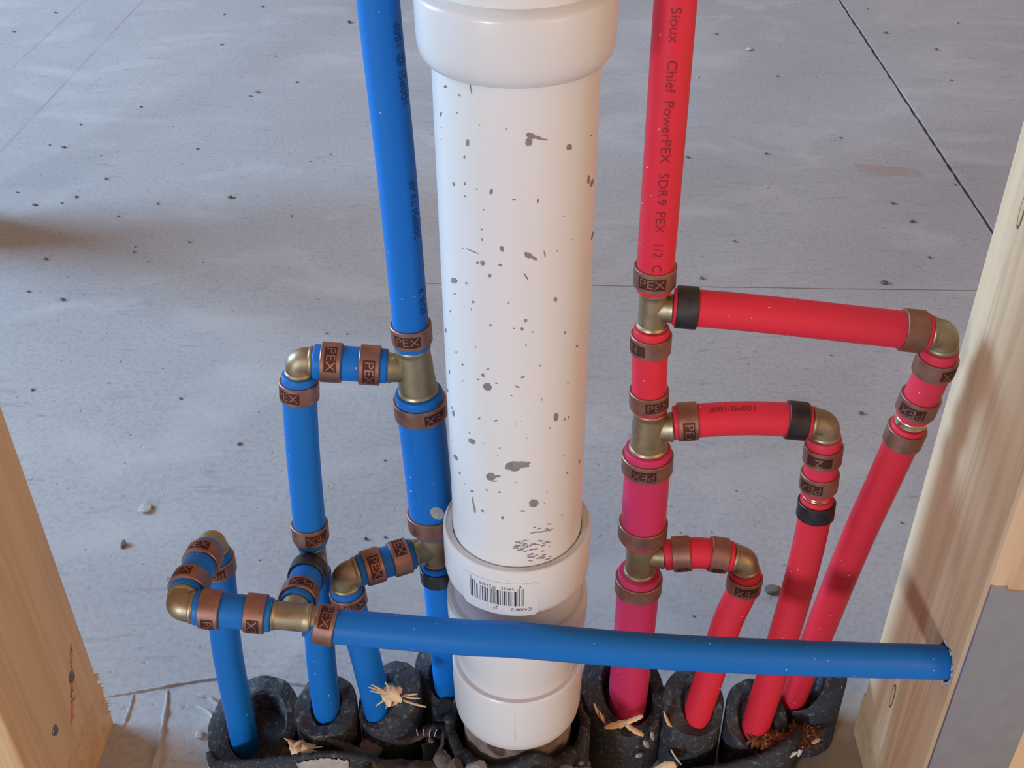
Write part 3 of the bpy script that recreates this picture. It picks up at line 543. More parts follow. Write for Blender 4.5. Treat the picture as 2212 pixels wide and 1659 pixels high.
SPL = [(-31.9,412.3,0.70,0.20,-0.45,-1.02),(-21.8,415.9,0.34,0.09,-0.01,-0.26),(-12.4,413.6,0.21,0.04,-0.01,-0.25),(-2.8,413.3,0.33,0.01,-0.00,-0.30),(-17.5,406.1,0.79,0.15,-0.14,-1.43),(-19.1,400.3,0.45,0.12,-0.03,-0.59),(-32.2,407.2,0.37,0.14,-0.02,-0.22),(-32.8,402.4,0.39,0.15,-0.03,-0.22),(20.4,403.9,1.20,-0.50,-0.21,-1.07),(33.7,403.8,0.75,-0.29,0.03,-0.33),(32.6,387.1,0.94,-0.43,-0.14,-1.71),(36.1,384.4,1.40,-0.76,-1.11,-1.18),(-25.2,388.0,0.57,0.28,0.22,-0.78),(-19.3,390.0,0.33,0.09,-0.03,-0.66),(-19.3,385.1,0.40,0.12,-0.02,-0.39),(-14.1,389.3,0.34,0.08,-0.01,-0.33),(-8.5,389.3,0.58,-0.14,-0.38,-1.07),(-0.3,386.8,0.79,-0.07,-0.03,-0.33),(8.3,385.8,0.29,-0.14,-0.28,-0.90),(-11.6,381.7,0.39,0.07,-0.01,-0.33),(18.8,377.5,0.32,-0.09,0.01,-0.28),(-12.5,373.7,0.45,0.10,-0.01,-0.40),(-12.4,369.4,0.32,0.19,0.18,-0.50),(-4.8,366.9,0.71,0.43,0.44,-1.06),(40.4,360.4,1.17,-0.68,-2.35,-0.80),(23.0,366.5,0.29,-0.11,0.01,-0.24),(16.2,364.0,0.41,0.12,0.12,-0.24),(-16.8,363.5,2.99,-0.30,-0.09,-0.22),(11.1,363.9,0.21,0.01,0.30,-1.48),(4.9,364.3,1.54,-0.95,-0.42,-0.96),(7.0,362.8,1.33,-0.86,-0.24,-0.55),(-14.6,359.3,0.61,0.16,-0.02,-0.54),(-12.5,359.7,0.88,0.53,0.36,-1.03),(-5.5,360.0,0.71,-0.30,-0.21,-0.50),(-9.6,354.9,0.67,0.12,-0.02,-0.78),(4.1,355.3,0.22,0.15,0.85,-1.57),(-27.5,346.6,2.46,1.16,-0.09,-1.28),(-20.2,348.6,0.50,0.19,-0.02,-0.50),(-27.2,340.9,0.68,0.33,-0.03,-0.46),(-17.1,341.4,0.65,-0.07,-0.27,-0.60),(15.9,343.2,0.74,-0.23,0.02,-1.06),(-31.2,330.8,0.51,0.28,-0.06,-0.62),(-18.1,337.7,0.17,0.06,-0.02,-0.58),(4.0,336.0,0.55,-0.42,-0.35,-0.68),(-9.7,333.0,0.46,0.10,-0.01,-0.45),(2.6,332.3,0.60,-0.29,-0.24,-0.77),(-0.5,332.6,0.48,0.01,-0.00,-0.32),(6.7,330.5,0.49,-0.07,0.00,-0.26),(20.8,326.4,0.51,-0.21,0.01,-0.53),(-37.9,317.9,1.04,0.65,-0.21,-1.14),(-2.5,344.0,0.26,0.01,-0.00,-0.31),(-21.2,363.2,0.29,0.10,-0.01,-0.30),(5.6,410.6,1.59,-0.73,-0.38,-1.06),(7.9,409.8,1.68,-0.62,-0.14,-0.58),(10.4,408.8,1.26,-0.36,-0.04,-0.30),(4.8,408.5,1.19,-0.30,-0.27,-1.59),(-38.1,317.5,1.40,0.88,-0.18,-0.99),(-27.8,313.2,0.45,0.25,-0.04,-0.61),(-16.5,320.9,0.34,0.12,-0.01,-0.40),(4.1,324.7,0.18,0.04,0.13,-0.61),(20.9,326.3,0.36,-0.24,-0.18,-0.58),(28.5,316.3,0.57,-0.45,-0.33,-0.48),(9.9,314.1,0.50,-0.11,0.00,-0.35),(-23.9,309.3,0.50,0.39,0.23,-0.44),(-34.9,299.2,0.63,0.41,-0.14,-1.13),(-24.3,301.0,0.31,0.16,-0.03,-0.50),(-13.4,308.4,0.60,0.48,0.39,-0.84),(-11.1,312.0,0.47,0.12,-0.01,-0.47),(-15.6,305.6,0.52,0.19,-0.01,-0.42),(-11.5,303.1,1.80,-0.45,-0.76,-1.93),(-7.6,305.9,0.69,0.06,-0.03,-0.36),(2.9,309.6,0.80,0.12,0.07,-0.52),(0.7,304.9,0.93,-0.26,-0.07,-0.40),(-1.6,300.5,0.43,0.02,-0.00,-0.30),(23.4,300.8,0.49,-0.25,0.01,-0.37),(10.7,297.4,0.15,-0.04,0.01,-0.78),(-40.3,285.9,1.57,1.17,0.79,-0.43),(-32.6,279.2,1.17,0.88,0.31,-1.50),(-34.1,281.1,0.44,0.35,0.40,-0.52),(-15.7,285.8,0.42,-0.16,-0.32,-0.58),(-8.1,286.9,0.71,0.30,0.05,-0.42),(17.5,286.0,1.19,-0.61,-0.14,-2.11),(22.1,282.9,0.41,-0.21,0.02,-0.76),(24.5,282.7,0.37,-0.28,-0.21,-0.61),(14.6,281.5,0.59,-0.03,0.09,-0.40),(-0.1,286.1,0.20,0.00,-0.00,-0.43),(2.2,287.7,0.44,-0.02,-0.00,-0.19),(-21.1,275.8,0.42,0.22,-0.02,-0.46),(-20.1,271.7,1.84,-0.10,-0.73,-1.49),(-34.6,263.1,0.64,0.47,-0.04,-0.36),(-14.0,273.3,0.29,0.11,-0.01,-0.39),(-6.7,272.8,0.31,0.06,-0.01,-0.45),(-32.2,255.2,1.39,1.43,1.84,-0.47),(-7.6,268.5,0.26,0.06,-0.00,-0.26),(-29.0,248.6,0.70,0.66,0.37,-0.51),(-0.9,263.7,3.77,0.13,-0.02,-2.76),(2.4,264.4,3.51,0.12,0.09,-1.90),(4.9,265.4,1.52,-0.30,-0.02,-0.39),(4.6,263.4,1.27,-0.07,0.02,-0.40),(-10.9,256.1,2.23,0.22,-0.34,-2.15),(-8.2,257.0,1.87,0.57,0.02,-0.66),(-9.0,254.2,1.35,0.51,0.02,-0.30),(21.7,263.3,0.97,-0.52,0.00,-0.20),(34.9,251.6,0.57,-0.50,-0.46,-0.86),(24.8,252.3,0.61,-0.52,-0.22,-0.65),(-25.6,245.0,0.52,0.35,-0.02,-0.29),(0.0,254.7,0.56,0.00,-0.00,-0.20),(-20.8,243.5,0.85,0.34,-0.15,-0.77),(-7.0,248.4,0.59,0.12,-0.01,-0.48),(-12.9,247.8,0.21,0.21,0.36,-0.64),(13.8,246.6,0.35,-0.13,0.00,-0.28),(-20.4,237.8,0.43,0.30,0.29,-2.62),(-19.7,233.9,0.70,0.52,0.33,-2.26),(-15.2,234.8,0.65,-0.24,-0.34,-0.67),(7.9,242.1,2.17,0.27,0.46,-2.31),(3.0,238.3,1.35,-0.17,-0.01,-0.35),(-5.8,233.9,0.59,0.11,-0.01,-0.99),(12.7,240.7,0.23,-0.08,0.00,-0.35),(22.1,229.2,0.44,-0.27,0.01,-0.44),(4.5,278.7,0.35,-0.04,-0.00,-0.25),(-15.5,426.2,0.23,0.08,0.42,-2.46),(-27.8,423.6,0.89,0.27,-0.05,-0.59),(-20.5,422.6,0.54,0.13,-0.02,-0.41),(7.2,224.7,1.08,-0.00,0.02,-0.19),(1.1,215.8,0.54,0.07,0.02,-0.27),(8.4,214.8,1.55,-0.31,0.01,-0.25),(3.4,220.7,1.48,0.31,0.04,-0.24),(11.5,208.8,1.40,-0.48,0.00,-0.18),(-0.1,216.3,1.46,0.13,0.01,-0.22),(14.0,224.8,0.74,-0.27,0.02,-0.38),(12.6,215.5,1.32,0.07,0.11,-0.42),(5.1,217.2,0.57,0.10,0.06,-0.35),(7.8,209.5,0.86,0.13,0.07,-0.34),(14.1,224.7,1.13,-0.08,0.09,-0.42),(6.5,207.8,1.14,-0.43,-0.03,-0.32),(12.0,218.3,0.86,0.00,0.04,-0.20),(15.7,227.2,0.86,-0.45,-0.01,-0.28),(13.0,209.5,1.07,0.07,0.10,-0.38),(4.6,216.5,1.17,0.02,0.03,-0.34),(1.8,217.4,0.55,0.05,0.02,-0.29),(5.1,220.3,1.02,-0.16,-0.00,-0.22),(4.8,214.3,0.85,0.12,0.04,-0.26),(-0.0,217.1,1.45,0.01,-0.00,-0.31),(14.8,206.1,1.49,-0.21,0.08,-0.42),(4.2,218.8,1.06,-0.04,0.01,-0.25),(0.2,217.8,0.80,0.39,0.08,-0.33),(10.9,226.5,1.18,0.05,0.06,-0.26),(7.4,211.6,0.73,0.10,0.05,-0.26),(14.8,216.7,1.01,-0.55,-0.02,-0.33),(6.2,210.0,1.44,-0.13,0.01,-0.19),(14.4,223.8,1.08,0.02,0.05,-0.18),(13.1,216.7,1.25,-0.11,0.06,-0.29),(3.6,218.1,1.28,-0.18,-0.01,-0.30),(1.1,217.8,1.38,-0.27,-0.03,-0.31),(8.6,224.9,1.22,-0.25,0.01,-0.31),(12.7,208.0,1.14,-0.14,0.06,-0.36),(8.9,214.3,0.99,-0.14,0.01,-0.18),(12.2,207.7,0.94,-0.35,0.00,-0.27),(15.9,223.8,1.64,-0.12,0.06,-0.22),(9.3,210.5,0.85,0.10,0.08,-0.35),(9.7,214.5,0.44,-0.04,0.05,-0.39),(8.0,218.0,1.45,-0.16,0.02,-0.23),(12.3,224.2,1.53,-0.45,0.01,-0.21),(6.9,210.4,1.24,-0.01,0.04,-0.37),(9.8,217.0,1.21,-0.33,0.01,-0.32),(4.1,217.7,1.40,0.44,0.05,-0.21),(15.6,223.3,0.75,-0.09,0.06,-0.25),(6.6,214.6,0.66,-0.01,0.04,-0.40),(12.3,212.3,1.07,-0.28,0.03,-0.34),(10.7,224.2,1.52,-0.42,0.01,-0.17),(0.7,219.9,1.30,0.18,0.03,-0.41),(7.1,214.5,1.24,0.20,0.04,-0.19),(10.4,208.3,1.39,-0.45,0.00,-0.34),(2.3,219.5,1.53,-0.05,0.00,-0.17),(7.3,212.1,0.88,-0.03,0.03,-0.26),(14.9,216.7,1.69,-0.98,-0.01,-0.18),(10.9,219.1,0.98,-0.25,0.02,-0.35),(1.0,218.1,1.10,-0.10,-0.01,-0.18),(2.6,219.2,1.11,0.32,0.03,-0.18),(2.8,215.8,1.08,-0.06,0.00,-0.40),(8.4,227.8,0.70,-0.17,0.00,-0.32),(8.6,224.8,1.45,0.32,0.05,-0.19),(6.8,217.3,1.08,0.31,0.09,-0.36),(16.3,207.0,1.12,-0.46,0.02,-0.26),(11.2,224.3,1.00,0.05,0.09,-0.39),(6.0,211.6,1.19,0.32,0.06,-0.25),(14.7,227.8,0.54,-0.25,-0.00,-0.40),(1.6,214.9,1.30,0.14,0.02,-0.34),(15.6,213.6,0.59,-0.23,0.01,-0.20),(9.1,214.5,0.76,0.04,0.05,-0.27),(2.9,215.1,0.58,-0.04,0.00,-0.22),(4.2,214.0,1.37,0.42,0.05,-0.22),(8.2,217.5,1.12,-0.34,-0.01,-0.34)]
rs = random.Random(5); vs, fs = [], []
for (s, z, ax, az, bx, bz) in SPL:
    b0 = len(vs); N = 12; jit = [rs.uniform(.86, 1.12) for _ in range(N)]
    for k in range(N):
        t = 2 * math.pi * k / N; ss = s + (ax * math.cos(t) + bx * math.sin(t)) * jit[k]; z2 = z + (az * math.cos(t) + bz * math.sin(t)) * jit[k]
        vs.append((30.27 * math.sin(ss / 30.25), -30.27 * math.cos(ss / 30.25), z2))
    a = ss = s / 30.25; vs.append((30.34 * math.sin(a), -30.34 * math.cos(a), z))
    fs += [(b0 + k, b0 + (k + 1) % N, b0 + N) for k in range(N)]
sp = mk('mortar_splashes', vs, fs, 'splat', body, smooth=True, kind='stuff', label='grey mortar splashes and scrapes'); sp.location.x = .0
# upside-down price label with bar code on the hub
lab = []; RL = 35.05
def LS(s, z, e=0.0): return ((RL + e) * math.sin(s / 34.6), -(RL + e) * math.cos(s / 34.6), z)
n = 24; vs = []; fs = []
for i in range(n + 1):
    s = -26.5 + 37.0 * i / n; dz = .10 * (s + 8) / 35 * 10 * .3; k = 1.4 if i in (0, n) else 0
    vs += [LS(s, 177.8 + k, .04), LS(s, 198.6 - k, .04)]
fs = [(2 * i, 2 * i + 2, 2 * i + 3, 2 * i + 1) for i in range(n)]
label = mk('price_label', vs, fs, 'label', hub); label['label'] = 'clear upside-down bar code sticker'
bars = [(215, 226), (236, 246), (263, 300), (342, 354), (360, 372), (405, 442), (485, 498), (530, 544), (580, 612), (640, 650), (664, 692), (733, 762), (803, 830), (850, 876), (892, 902), (912, 921), (934, 943), (954, 962), (998, 1052), (1076, 1102), (1134, 1145), (1154, 1163), (1194, 1222), (1240, 1250), (1264, 1274), (1304, 1336), (1350, 1360), (1377, 1388), (1420, 1430), (1463, 1516), (1545, 1553), (1575, 1602), (1654, 1670), (1688, 1702)]
vs, fs = [], []
for x0, x1 in bars:
    s0, s1 = (-22.3 + (x - 200) / 1540 * 26.4 for x in (x0, x1)); tall = x1 < 390 or x0 > 1540 or 890 < x0 < 965
    b0 = len(vs); z0, z1 = 184.2, 195.4 if tall else 193.6
    vs += [LS(s0, z0, .09), LS(s1, z0, .09), LS(s1, z1, .09), LS(s0, z1, .09)]; fs.append((b0, b0 + 1, b0 + 2, b0 + 3))
mk('bar_code', vs, fs, 'ink', label, smooth=False, kind='stuff')
def lab_text(t, s, z, size):
    v2, f = text2d(t, size); mk('label_text', [LS(s - u, z - v, .09) for u, v in v2], f, 'ink', label, smooth=False)
lab_text('39923', -3.6, 195.3, 2.5); lab_text('21400', -14.2, 195.3, 2.5); lab_text('0', 1.9, 196.6, 2.6); lab_text('5', -21.6, 196.8, 2.2); lab_text('2"', -9.3, 182.2, 2.9); lab_text('C4008-2', 2.6, 182.0, 2.7)

# ------------------------------------------------------------------ foam sleeves round the pipes
def sleeve(label, cx, cy, ro, ri, top, tilt, seed, pcx=None, pcy=None, lean=(0, 0), z0=0.5, deep=.9):
    """tube from the slab to an uneven, tilted rim; the bore follows the pipe"""
    q = random.Random(seed); N = 44; pcx = cx if pcx is None else pcx; pcy = cy if pcy is None else pcy
    wob = [q.uniform(-1, 1) for _ in range(N)]; wob = [(wob[i - 1] + wob[i] * 2 + wob[(i + 1) % N]) / 4 for i in range(N)]
    rw = [1 + .022 * math.sin(2 * 2 * math.pi * i / N + seed) + .012 * math.sin(5 * 2 * math.pi * i / N + seed * 2) for i in range(N)]
    def rim(a, i): return top + tilt[0] * math.cos(a) + tilt[1] * math.sin(a) + wob[i] * 1.3
    rings = []
    for k, (kind, fz) in enumerate((('o', 0), ('o', .5), ('o', .975), ('m', 1), ('i', .95), ('i', 1 - (1 - deep) * .5), ('i', deep))):
        ring = []
        for i in range(N):
            a = 2 * math.pi * i / N; zt = rim(a, i); z = z0 + (zt - z0) * fz
            lx, ly = lean[0] * fz, lean[1] * fz
            if kind == 'o': x, y = cx + lx + ro * rw[i] * math.cos(a), cy + ly + ro * rw[i] * math.sin(a)
            elif kind == 'i': x, y = pcx + lx + ri * math.cos(a), pcy + ly + ri * math.sin(a)
            else:
                x, y = cx + lx + (ro - .7) * rw[i] * math.cos(a), cy + ly + (ro - .7) * rw[i] * math.sin(a)
            ring.append((x, y, z))
        rings.append(ring)
        if kind == 'm':
            rings.append([(pcx + lean[0] + (ri + 1.2) * math.cos(2 * math.pi * i / N), pcy + lean[1] + (ri + 1.2) * math.sin(2 * math.pi * i / N), rim(2 * math.pi * i / N, i) - .2) for i in range(N)])
    v, f = rings_mesh(rings, False); f.append(tuple(reversed(range((len(rings) - 1) * N, len(rings) * N))))
    o = sharp(mk('foam_sleeve', v, f, 'foam'), 38); return tag(o, label, 'pipe sleeve', 'black foam sleeves round the pipe feet')
sleeve('wide black foam sleeve at the far left, gaping round the leftmost blue pipe', -156.5, 20, 27, 17, 25, (4, 9), 1, -154, 17, deep=.5)
sleeve('round black foam sleeve fitted tight round the second blue pipe from the left', -110, 12, 17.6, 8.3, 51, (1, 6), 2)
sleeve('tall black foam sleeve with a high right side round the third blue pipe', -73.5, 13, 18.2, 9.5, 59, (9, 7), 3, -78, 11)
sleeve('ragged black foam sleeve behind the blue pipe nearest the white drain pipe', -47, 29, 14, 9.2, 62, (-2, 8), 4, -42, 23)
sleeve('large black foam sleeve cut slantwise round the thick faded red pipe', 58.5, 27, 25, 14.5, 49, (-6, 10), 5, 61, 26, deep=.65)
sleeve('black foam sleeve round the thinnest leaning red pipe beside the thick one', 97.5, 18, 17.4, 8.6, 51, (-2, 10), 6, 99.5, 16)
sleeve('black foam sleeve half filled with brown fibres, third from the drain pipe', 133.5, 16, 17.6, 10, 42, (-3, 11), 7, 133, 14, deep=.85)
sleeve('torn black foam sleeve with a dark hole at the far right by the stud', 167, 36, 19, 12.5, 49, (9, 8), 8, 160.5, 34, deep=.6)
# foam wrapped round the foot of the drain pipe, torn at the top
def wrap():
    q = random.Random(31); N = 64; rings = []
    jag = [q.uniform(-1, 1) for _ in range(N)]; jag = [(jag[i - 1] + 2 * jag[i] + jag[(i + 1) % N]) / 3 for i in range(N)]
    for kind, fz in (('o', 0), ('o', .6), ('o', 1), ('i', 1), ('i', .8), ('i', 0)):
        ring = []
        for i in range(N):
            a = 2 * math.pi * i / N; zt = 56 + jag[i] * 4 + 12 * max(0, math.cos(a + 1.45)) ** 3; r_ = (40.2 + math.sin(5 * a) * .8) if kind == 'o' else 34.6
            if math.sin(a) > .1: r_ = min(r_, 37.5)
            ring.append((-1.5 + r_ * math.cos(a), r_ * math.sin(a), .5 + (zt - .5) * fz))
        rings.append(ring)
    v, f = rings_mesh(rings, False); return tag(mk('foam_wrap', v, f, 'foam'), 'torn black foam wrap round the foot of the white drain pipe', 'pipe wrap')
wrap()
# thin foam strips standing in front of the sleeves, crusted with mortar
def strip(label, pts, th, seed, name='foam_strip', mat='foam'):
    q = random.Random(seed); P = smooth_path(pts, 4); vs, fs = [], []
    for i, p in enumerate(P):
        t = (P[min(i + 1, len(P) - 1)] - P[max(0, i - 1)]); t.z = 0; t.normalize(); s = V((-t.y, t.x, 0)); z = p.z + q.uniform(-.8, .8); w = th * q.uniform(.85, 1.1)
        vs += [V((p.x, p.y, .5)) - s * w * .5, V((p.x, p.y, z * .6)) - s * w * .62, V((p.x, p.y, z)) - s * w * .4, V((p.x, p.y, z)) + s * w * .4, V((p.x, p.y, z * .6)) + s * w * .5, V((p.x, p.y, .5)) + s * w * .5]
    for i in range(len(P) - 1):
        for j in range(6): a = i * 6 + j; c = i * 6 + (j + 1) % 6; fs.append((a, a + 6, c + 6, c))
    n = len(P) - 1; fs.append((0, 1, 2, 3, 4, 5)); fs.append(tuple(n * 6 + k for k in (5, 4, 3, 2, 1, 0)))
    return tag(mk(name, vs, fs, mat), label, 'foam'), P
ls, LP = strip('curved black foam strip in front of the left sleeves, crusted with pale mortar', [(-181, 6, 16), (-174, -5, 22), (-157, -12, 31), (-134, -15.5, 39), (-107, -17, 47), (-92, -17, 46.5), (-77, -17, 41.5), (-62, -17, 31), (-50, -18, 26)], 4.0, 3)
def flake(parent, P, s0, s1, top, bot, seed, name='mortar_crust'):
    q = random.Random(seed); L = pipe_len(P); vs, fs = [], []; K = 26
    for i in range(K + 1):
        s = s0 + (s1 - s0) * i / K; p, t, n, b_ = pipe_at(P, s); t = V((t.x, t.y, 0)).normalized(); out = V((t.y, -t.x, 0)); e = max(0.0, math.sin(math.pi * i / K)) ** .35
        z1 = p.z - top - q.uniform(0, 3.5) * (1.4 - e); z0 = p.z - top - (bot - top) * e * q.uniform(.7, 1.05) - .5
        base = V((p.x, p.y, 0)) + out * 2.75
        for z, d_ in ((z0, -.3), ((z0 + z1) / 2, .5), (z1, -.2)): vs.append(base + out * d_ + V((0, 0, z)))
    for i in range(K):
        for j in range(2): a = i * 3 + j; fs.append((a, a + 3, a + 4, a + 1))
    o = mk(name, vs, fs, 'mortar', parent); return o
flake(ls, LP, 72, 102, .6, 24, 1); flake(ls, LP, 4, 24, 5, 26, 2); flake(ls, LP, 24, 32, 7, 26, 4)
rs_, RP = strip('low black foam strip in front of the right sleeves, capped with grey mortar', [(84, -10, 22), (96, -11, 27), (112, -11, 32), (132, -8, 37), (147, -3, 43), (156, 8, 40)], 5.0, 8)
flake(rs_, RP, 4, 34, -.6, 9, 7)

# ------------------------------------------------------------------ soil, stones, chips and shavings
def mound(label, cx, cy, rx, ry, height, keep, seed, S=2.6):
    q = random.Random(seed); vs, fs, idx = [], [], {}; nx, ny = int(2 * rx / S), int(2 * ry / S)
    for j in range(ny + 1):
        for i in range(nx + 1):
            x, y = cx - rx + i * S + q.uniform(-.8, .8), cy - ry + j * S + q.uniform(-.8, .8); d_ = math.hypot((x - cx) / rx, (y - cy) / ry) + q.uniform(-.06, .06)
            if d_ > 1.02 or not keep(x, y): continue
            e = max(0, min(1, (1 - d_) / .34)) ** .8; idx[(i, j)] = len(vs); vs.append((x, y, e * (height(x, y) + q.uniform(-2.4, 2.4)) + .3))
    for j in range(ny):
        for i in range(nx):
            k = [idx.get(t) for t in ((i, j), (i + 1, j), (i + 1, j + 1), (i, j + 1))]
            if None not in k: fs.append(tuple(k))
    return tag(mk('loose_soil', vs, fs, 'soil', kind='stuff'), label, 'soil')
mound('dark loose soil heaped at the foot of the white drain pipe', -6, -26, 64, 44, lambda x, y: 22 + 34 * math.exp(-((math.hypot(x + 1.5, y) - 40) / 16) ** 2), lambda x, y: math.hypot(x + 1.5, y) > 41.2 and y < 14 and x < 34, 12)
SLV = ((-156.5, 20, 27), (-110, 12, 17.6), (-73.5, 13, 18.2), (-47, 29, 14))
mound('dark loose soil lying between the left foam strip and the blue sleeves', -112, -4, 66, 12, lambda x, y: 25, lambda x, y: all(math.hypot(x - a, y - c) > r_ * .97 for a, c, r_ in SLV), 13)
def rock_mesh(seed, flat=1.0, n=2):
    q = random.Random(seed); bm = bmesh.new(); bmesh.ops.create_icosphere(bm, subdivisions=n, radius=1)
    ax = [V((q.uniform(-1, 1), q.uniform(-1, 1), q.uniform(-1, 1))).normalized() for _ in range(5)]; dd = [q.uniform(.55, .9) for _ in range(5)]
    for v in bm.verts:
        for a, k in zip(ax, dd):
            o = v.co.dot(a) - k
            if o > 0: v.co -= a * o
        v.co *= q.uniform(.94, 1.06); v.co.z *= flat
    me = bpy.data.meshes.new('rock'); bm.to_mesh(me); bm.free(); return me
ROCKS = {}
def rock(name, p, size, mat, label, cat, group=None, seed=0, flat=.6, n=2, rot=None):
    key = (seed % 7, flat, n, mat)
    if key not in ROCKS: me = rock_mesh(seed % 7 + 40, flat, n); me.materials.append(M[mat]); ROCKS[key] = me
    me = ROCKS[key]; o = bpy.data.objects.new(name, me); COL.objects.link(o); q = random.Random(seed * 7 + 1)
    o.scale = [size * MM * k for k in (q.uniform(.8, 1.25), q.uniform(.7, 1.1), q.uniform(.7, 1.1))]
    o.rotation_euler = rot or (0, 0, q.uniform(0, 6.28)); zmin = min(v.co.z for v in me.vertices)
    o.location = (p[0] * MM, p[1] * MM, p[2] * MM - zmin * o.scale[2]) if len(p) == 3 else (p[0] * MM, p[1] * MM, -zmin * o.scale[2])
    return tag(o, label, cat, group)
DEB = [(-776,1407,6.8),(-808,1315,6.5),(-498,1396,6.0),(-469,1254,7.0),(-580,952,5.4),(-578,882,7.4),(-598,890,4.6),(-497,794,6.0),(-524,859,2.8),(-508,870,2.3),(-411,879,5.7),(-520,1012,4.9),(-459,946,3.6),(-588,759,4.2),(-516,747,6.8),(-556,727,7.8),(-418,730,4.7),(-453,700,4.6),(-341,746,7.3),(-360,642,4.4),(-414,632,3.4),(-412,620,4.3),(-499,605,6.2),(-493,541,5.5),(-454,526,7.2),(-262,700,3.0),(-334,600,2.8),(-392,601,2.4),(-428,378,5.6),(-232,306,6.0),(-336,746,4.7),(-187,468,3.9),(-291,187,4.4),(-382,1049,8.1),(-375,1063,8.8),(-328,1100,5.1),(-444,1435,7.6),(-290,1355,10.9),(-378,1205,4.8),(-244,863,3.4),(-265,842,3.3),(-340,746,7.9),(-262,703,2.5),(-134,755,3.7),(587,1225,10.8),(533,1299,9.8),(574,1104,5.7),(277,1294,7.0),(339,1120,5.8),(282,864,6.7),(381,911,5.7),(187,853,6.7),(400,733,6.7),(410,690,8.0),(214,646,5.8),(171,570,6.4),(270,437,3.7),(277,351,6.9),(-112,287,2.9),(-296,367,4.0),(169,149,7.6),(-168,468,3.9),(348,562,9.1),(-108,116,1.9),(136,208,1.7),(-157,148,3.8),(-102,200,3.4),(-189,176,2.3),(114,127,2.5),(239,282,2.5),(160,254,2.1),(113,208,1.7),(214,487,2.6),]
for i, (x, y, s) in enumerate(DEB):
    rock('debris_crumb', (x, y), s * .40, 'crumb', 'tiny dark crumb of debris lying on the concrete slab', 'debris', 'dark crumbs on the slab', i, .5, 1)
q = random.Random(77)
for i in range(34):
    x, y = q.uniform(-900, 800), q.uniform(90, 1450)
    if abs(x) > 280 + y * .36: continue
    rock('debris_crumb', (x, y), q.uniform(.7, 2.2), 'crumb', 'tiny dark crumb of debris lying on the concrete slab', 'debris', 'dark crumbs on the slab', i + 200, .6, 1)
for p, s, lb in (((-286, 228), 5.2, 'white chip lying on the slab left of the blue pipes'), ((316, 1227), 6.4, 'pale chip lying far back on the slab right of the red pipe'), ((268, 774), 2.6, 'small white chip on the slab behind the upper red branch'), ((-195, 28), 4.4, 'pale chip on the slab beside the leftmost sleeve'), ((228, 1118), 2.4, 'tiny pale chip far back on the slab near the tall red pipe')):
    rock('pale_chip', p, s, 'chip', lb, 'chip', 'pale chips on the slab', int(s * 10), .35)
rock('pebble', (170, 150), 5.0, 'stone', 'dark pebble on the slab between the red pipes', 'pebble', None, 3, .9)
rock('pebble', (-291, 190), 2.9, 'mortar', 'small grey pebble on the slab in front of the white chip', 'pebble', None, 4, .8)
stones = [((-22, -43, 66), 6.2, 'mortar', 'pale jagged mortar lump leaning on the foam at the left of the drain pipe foot'),
          ((-34, -33, 55), 6.4, 'stone', 'rounded brown stone left of the drain pipe foot'), ((-42, -24, 48), 5.4, 'stone', 'brown stone among scraps left of the drain pipe foot'),
          ((24, -38, 58), 6.6, 'mortar', 'pale mortar lump at the right of the drain pipe foot'), ((33, -31, 48), 5.6, 'stone', 'brown stone between the drain pipe and the large sleeve'),
          ((-84, -3, 30), 7.5, 'stone', 'brown lump lodged between the second and third blue sleeves'), ((-48, -34, 42), 4.0, 'mortar', 'small pale stone in front of the drain pipe foot'),
          ((-55, -30, 36), 4.6, 'stone', 'brown stone at the end of the left foam strip'), ((-12, -47, 62), 2.6, 'mortar', 'little pale pebble on the torn foam in front of the drain pipe')]
for i, (p, s, m_, lb) in enumerate(stones): rock('stone' if m_ == 'stone' else 'mortar_lump', p, s, m_, lb, 'stone', 'stones round the pipe feet', i + 5, .8)
for i in range(46):     # loose grit
    a = q.uniform(math.pi * 1.0, 1.82 * math.pi); rr = q.uniform(42, 54); x, y = -1.5 + rr * math.cos(a), rr * math.sin(a)
    z = 22 + 34 * math.exp(-((rr - 40) / 16) ** 2)
    rock('grit', (x, y, z - .5), q.uniform(.7, 2.2), q.choice(['mortar', 'stone', 'soil']), 'small bit of grit on the dark soil round the drain pipe foot', 'grit', 'grit on the soil', i, .7, 1)
def scrap(name, p, L, w, curl, rot, mat, label, cat, group=None, th=.5, seed=0, twist=0.0):
    q = random.Random(seed); K = 12; vs, fs = [], []
    for i in range(K + 1):
        u = i / K; a = curl * (u - .5); x = (math.sin(a) / (curl or 1)) * L if abs(curl) > .01 else (u - .5) * L; z = (1 - math.cos(a)) / (curl or 1) * L if abs(curl) > .01 else 0
        ww = w * (.35 + .65 * math.sin(math.pi * min(1, max(0, u * .92 + .04)))) * q.uniform(.8, 1.15); tw = twist * (u - .5); c_, s_ = math.cos(tw), math.sin(tw)
        for sy in (-1, 1):
            for sz in (-1, 1): vs.append(V((x, sy * ww / 2 * c_, z + sy * ww / 2 * s_ + sz * th / 2)))
    for i in range(K):
        a = i * 4; b_ = a + 4
        fs += [(a, b_, b_ + 1, a + 1), (a + 2, a + 3, b_ + 3, b_ + 2), (a, a + 2, b_ + 2, b_), (a + 1, b_ + 1, b_ + 3, a + 3)]
    fs += [(0, 1, 3, 2), (K * 4, K * 4 + 2, K * 4 + 3, K * 4 + 1)]
    o = mk(name, vs, fs, mat); o.location = V(p) * MM; o.rotation_euler = rot
    if label: tag(o, label, cat, group)
    return o
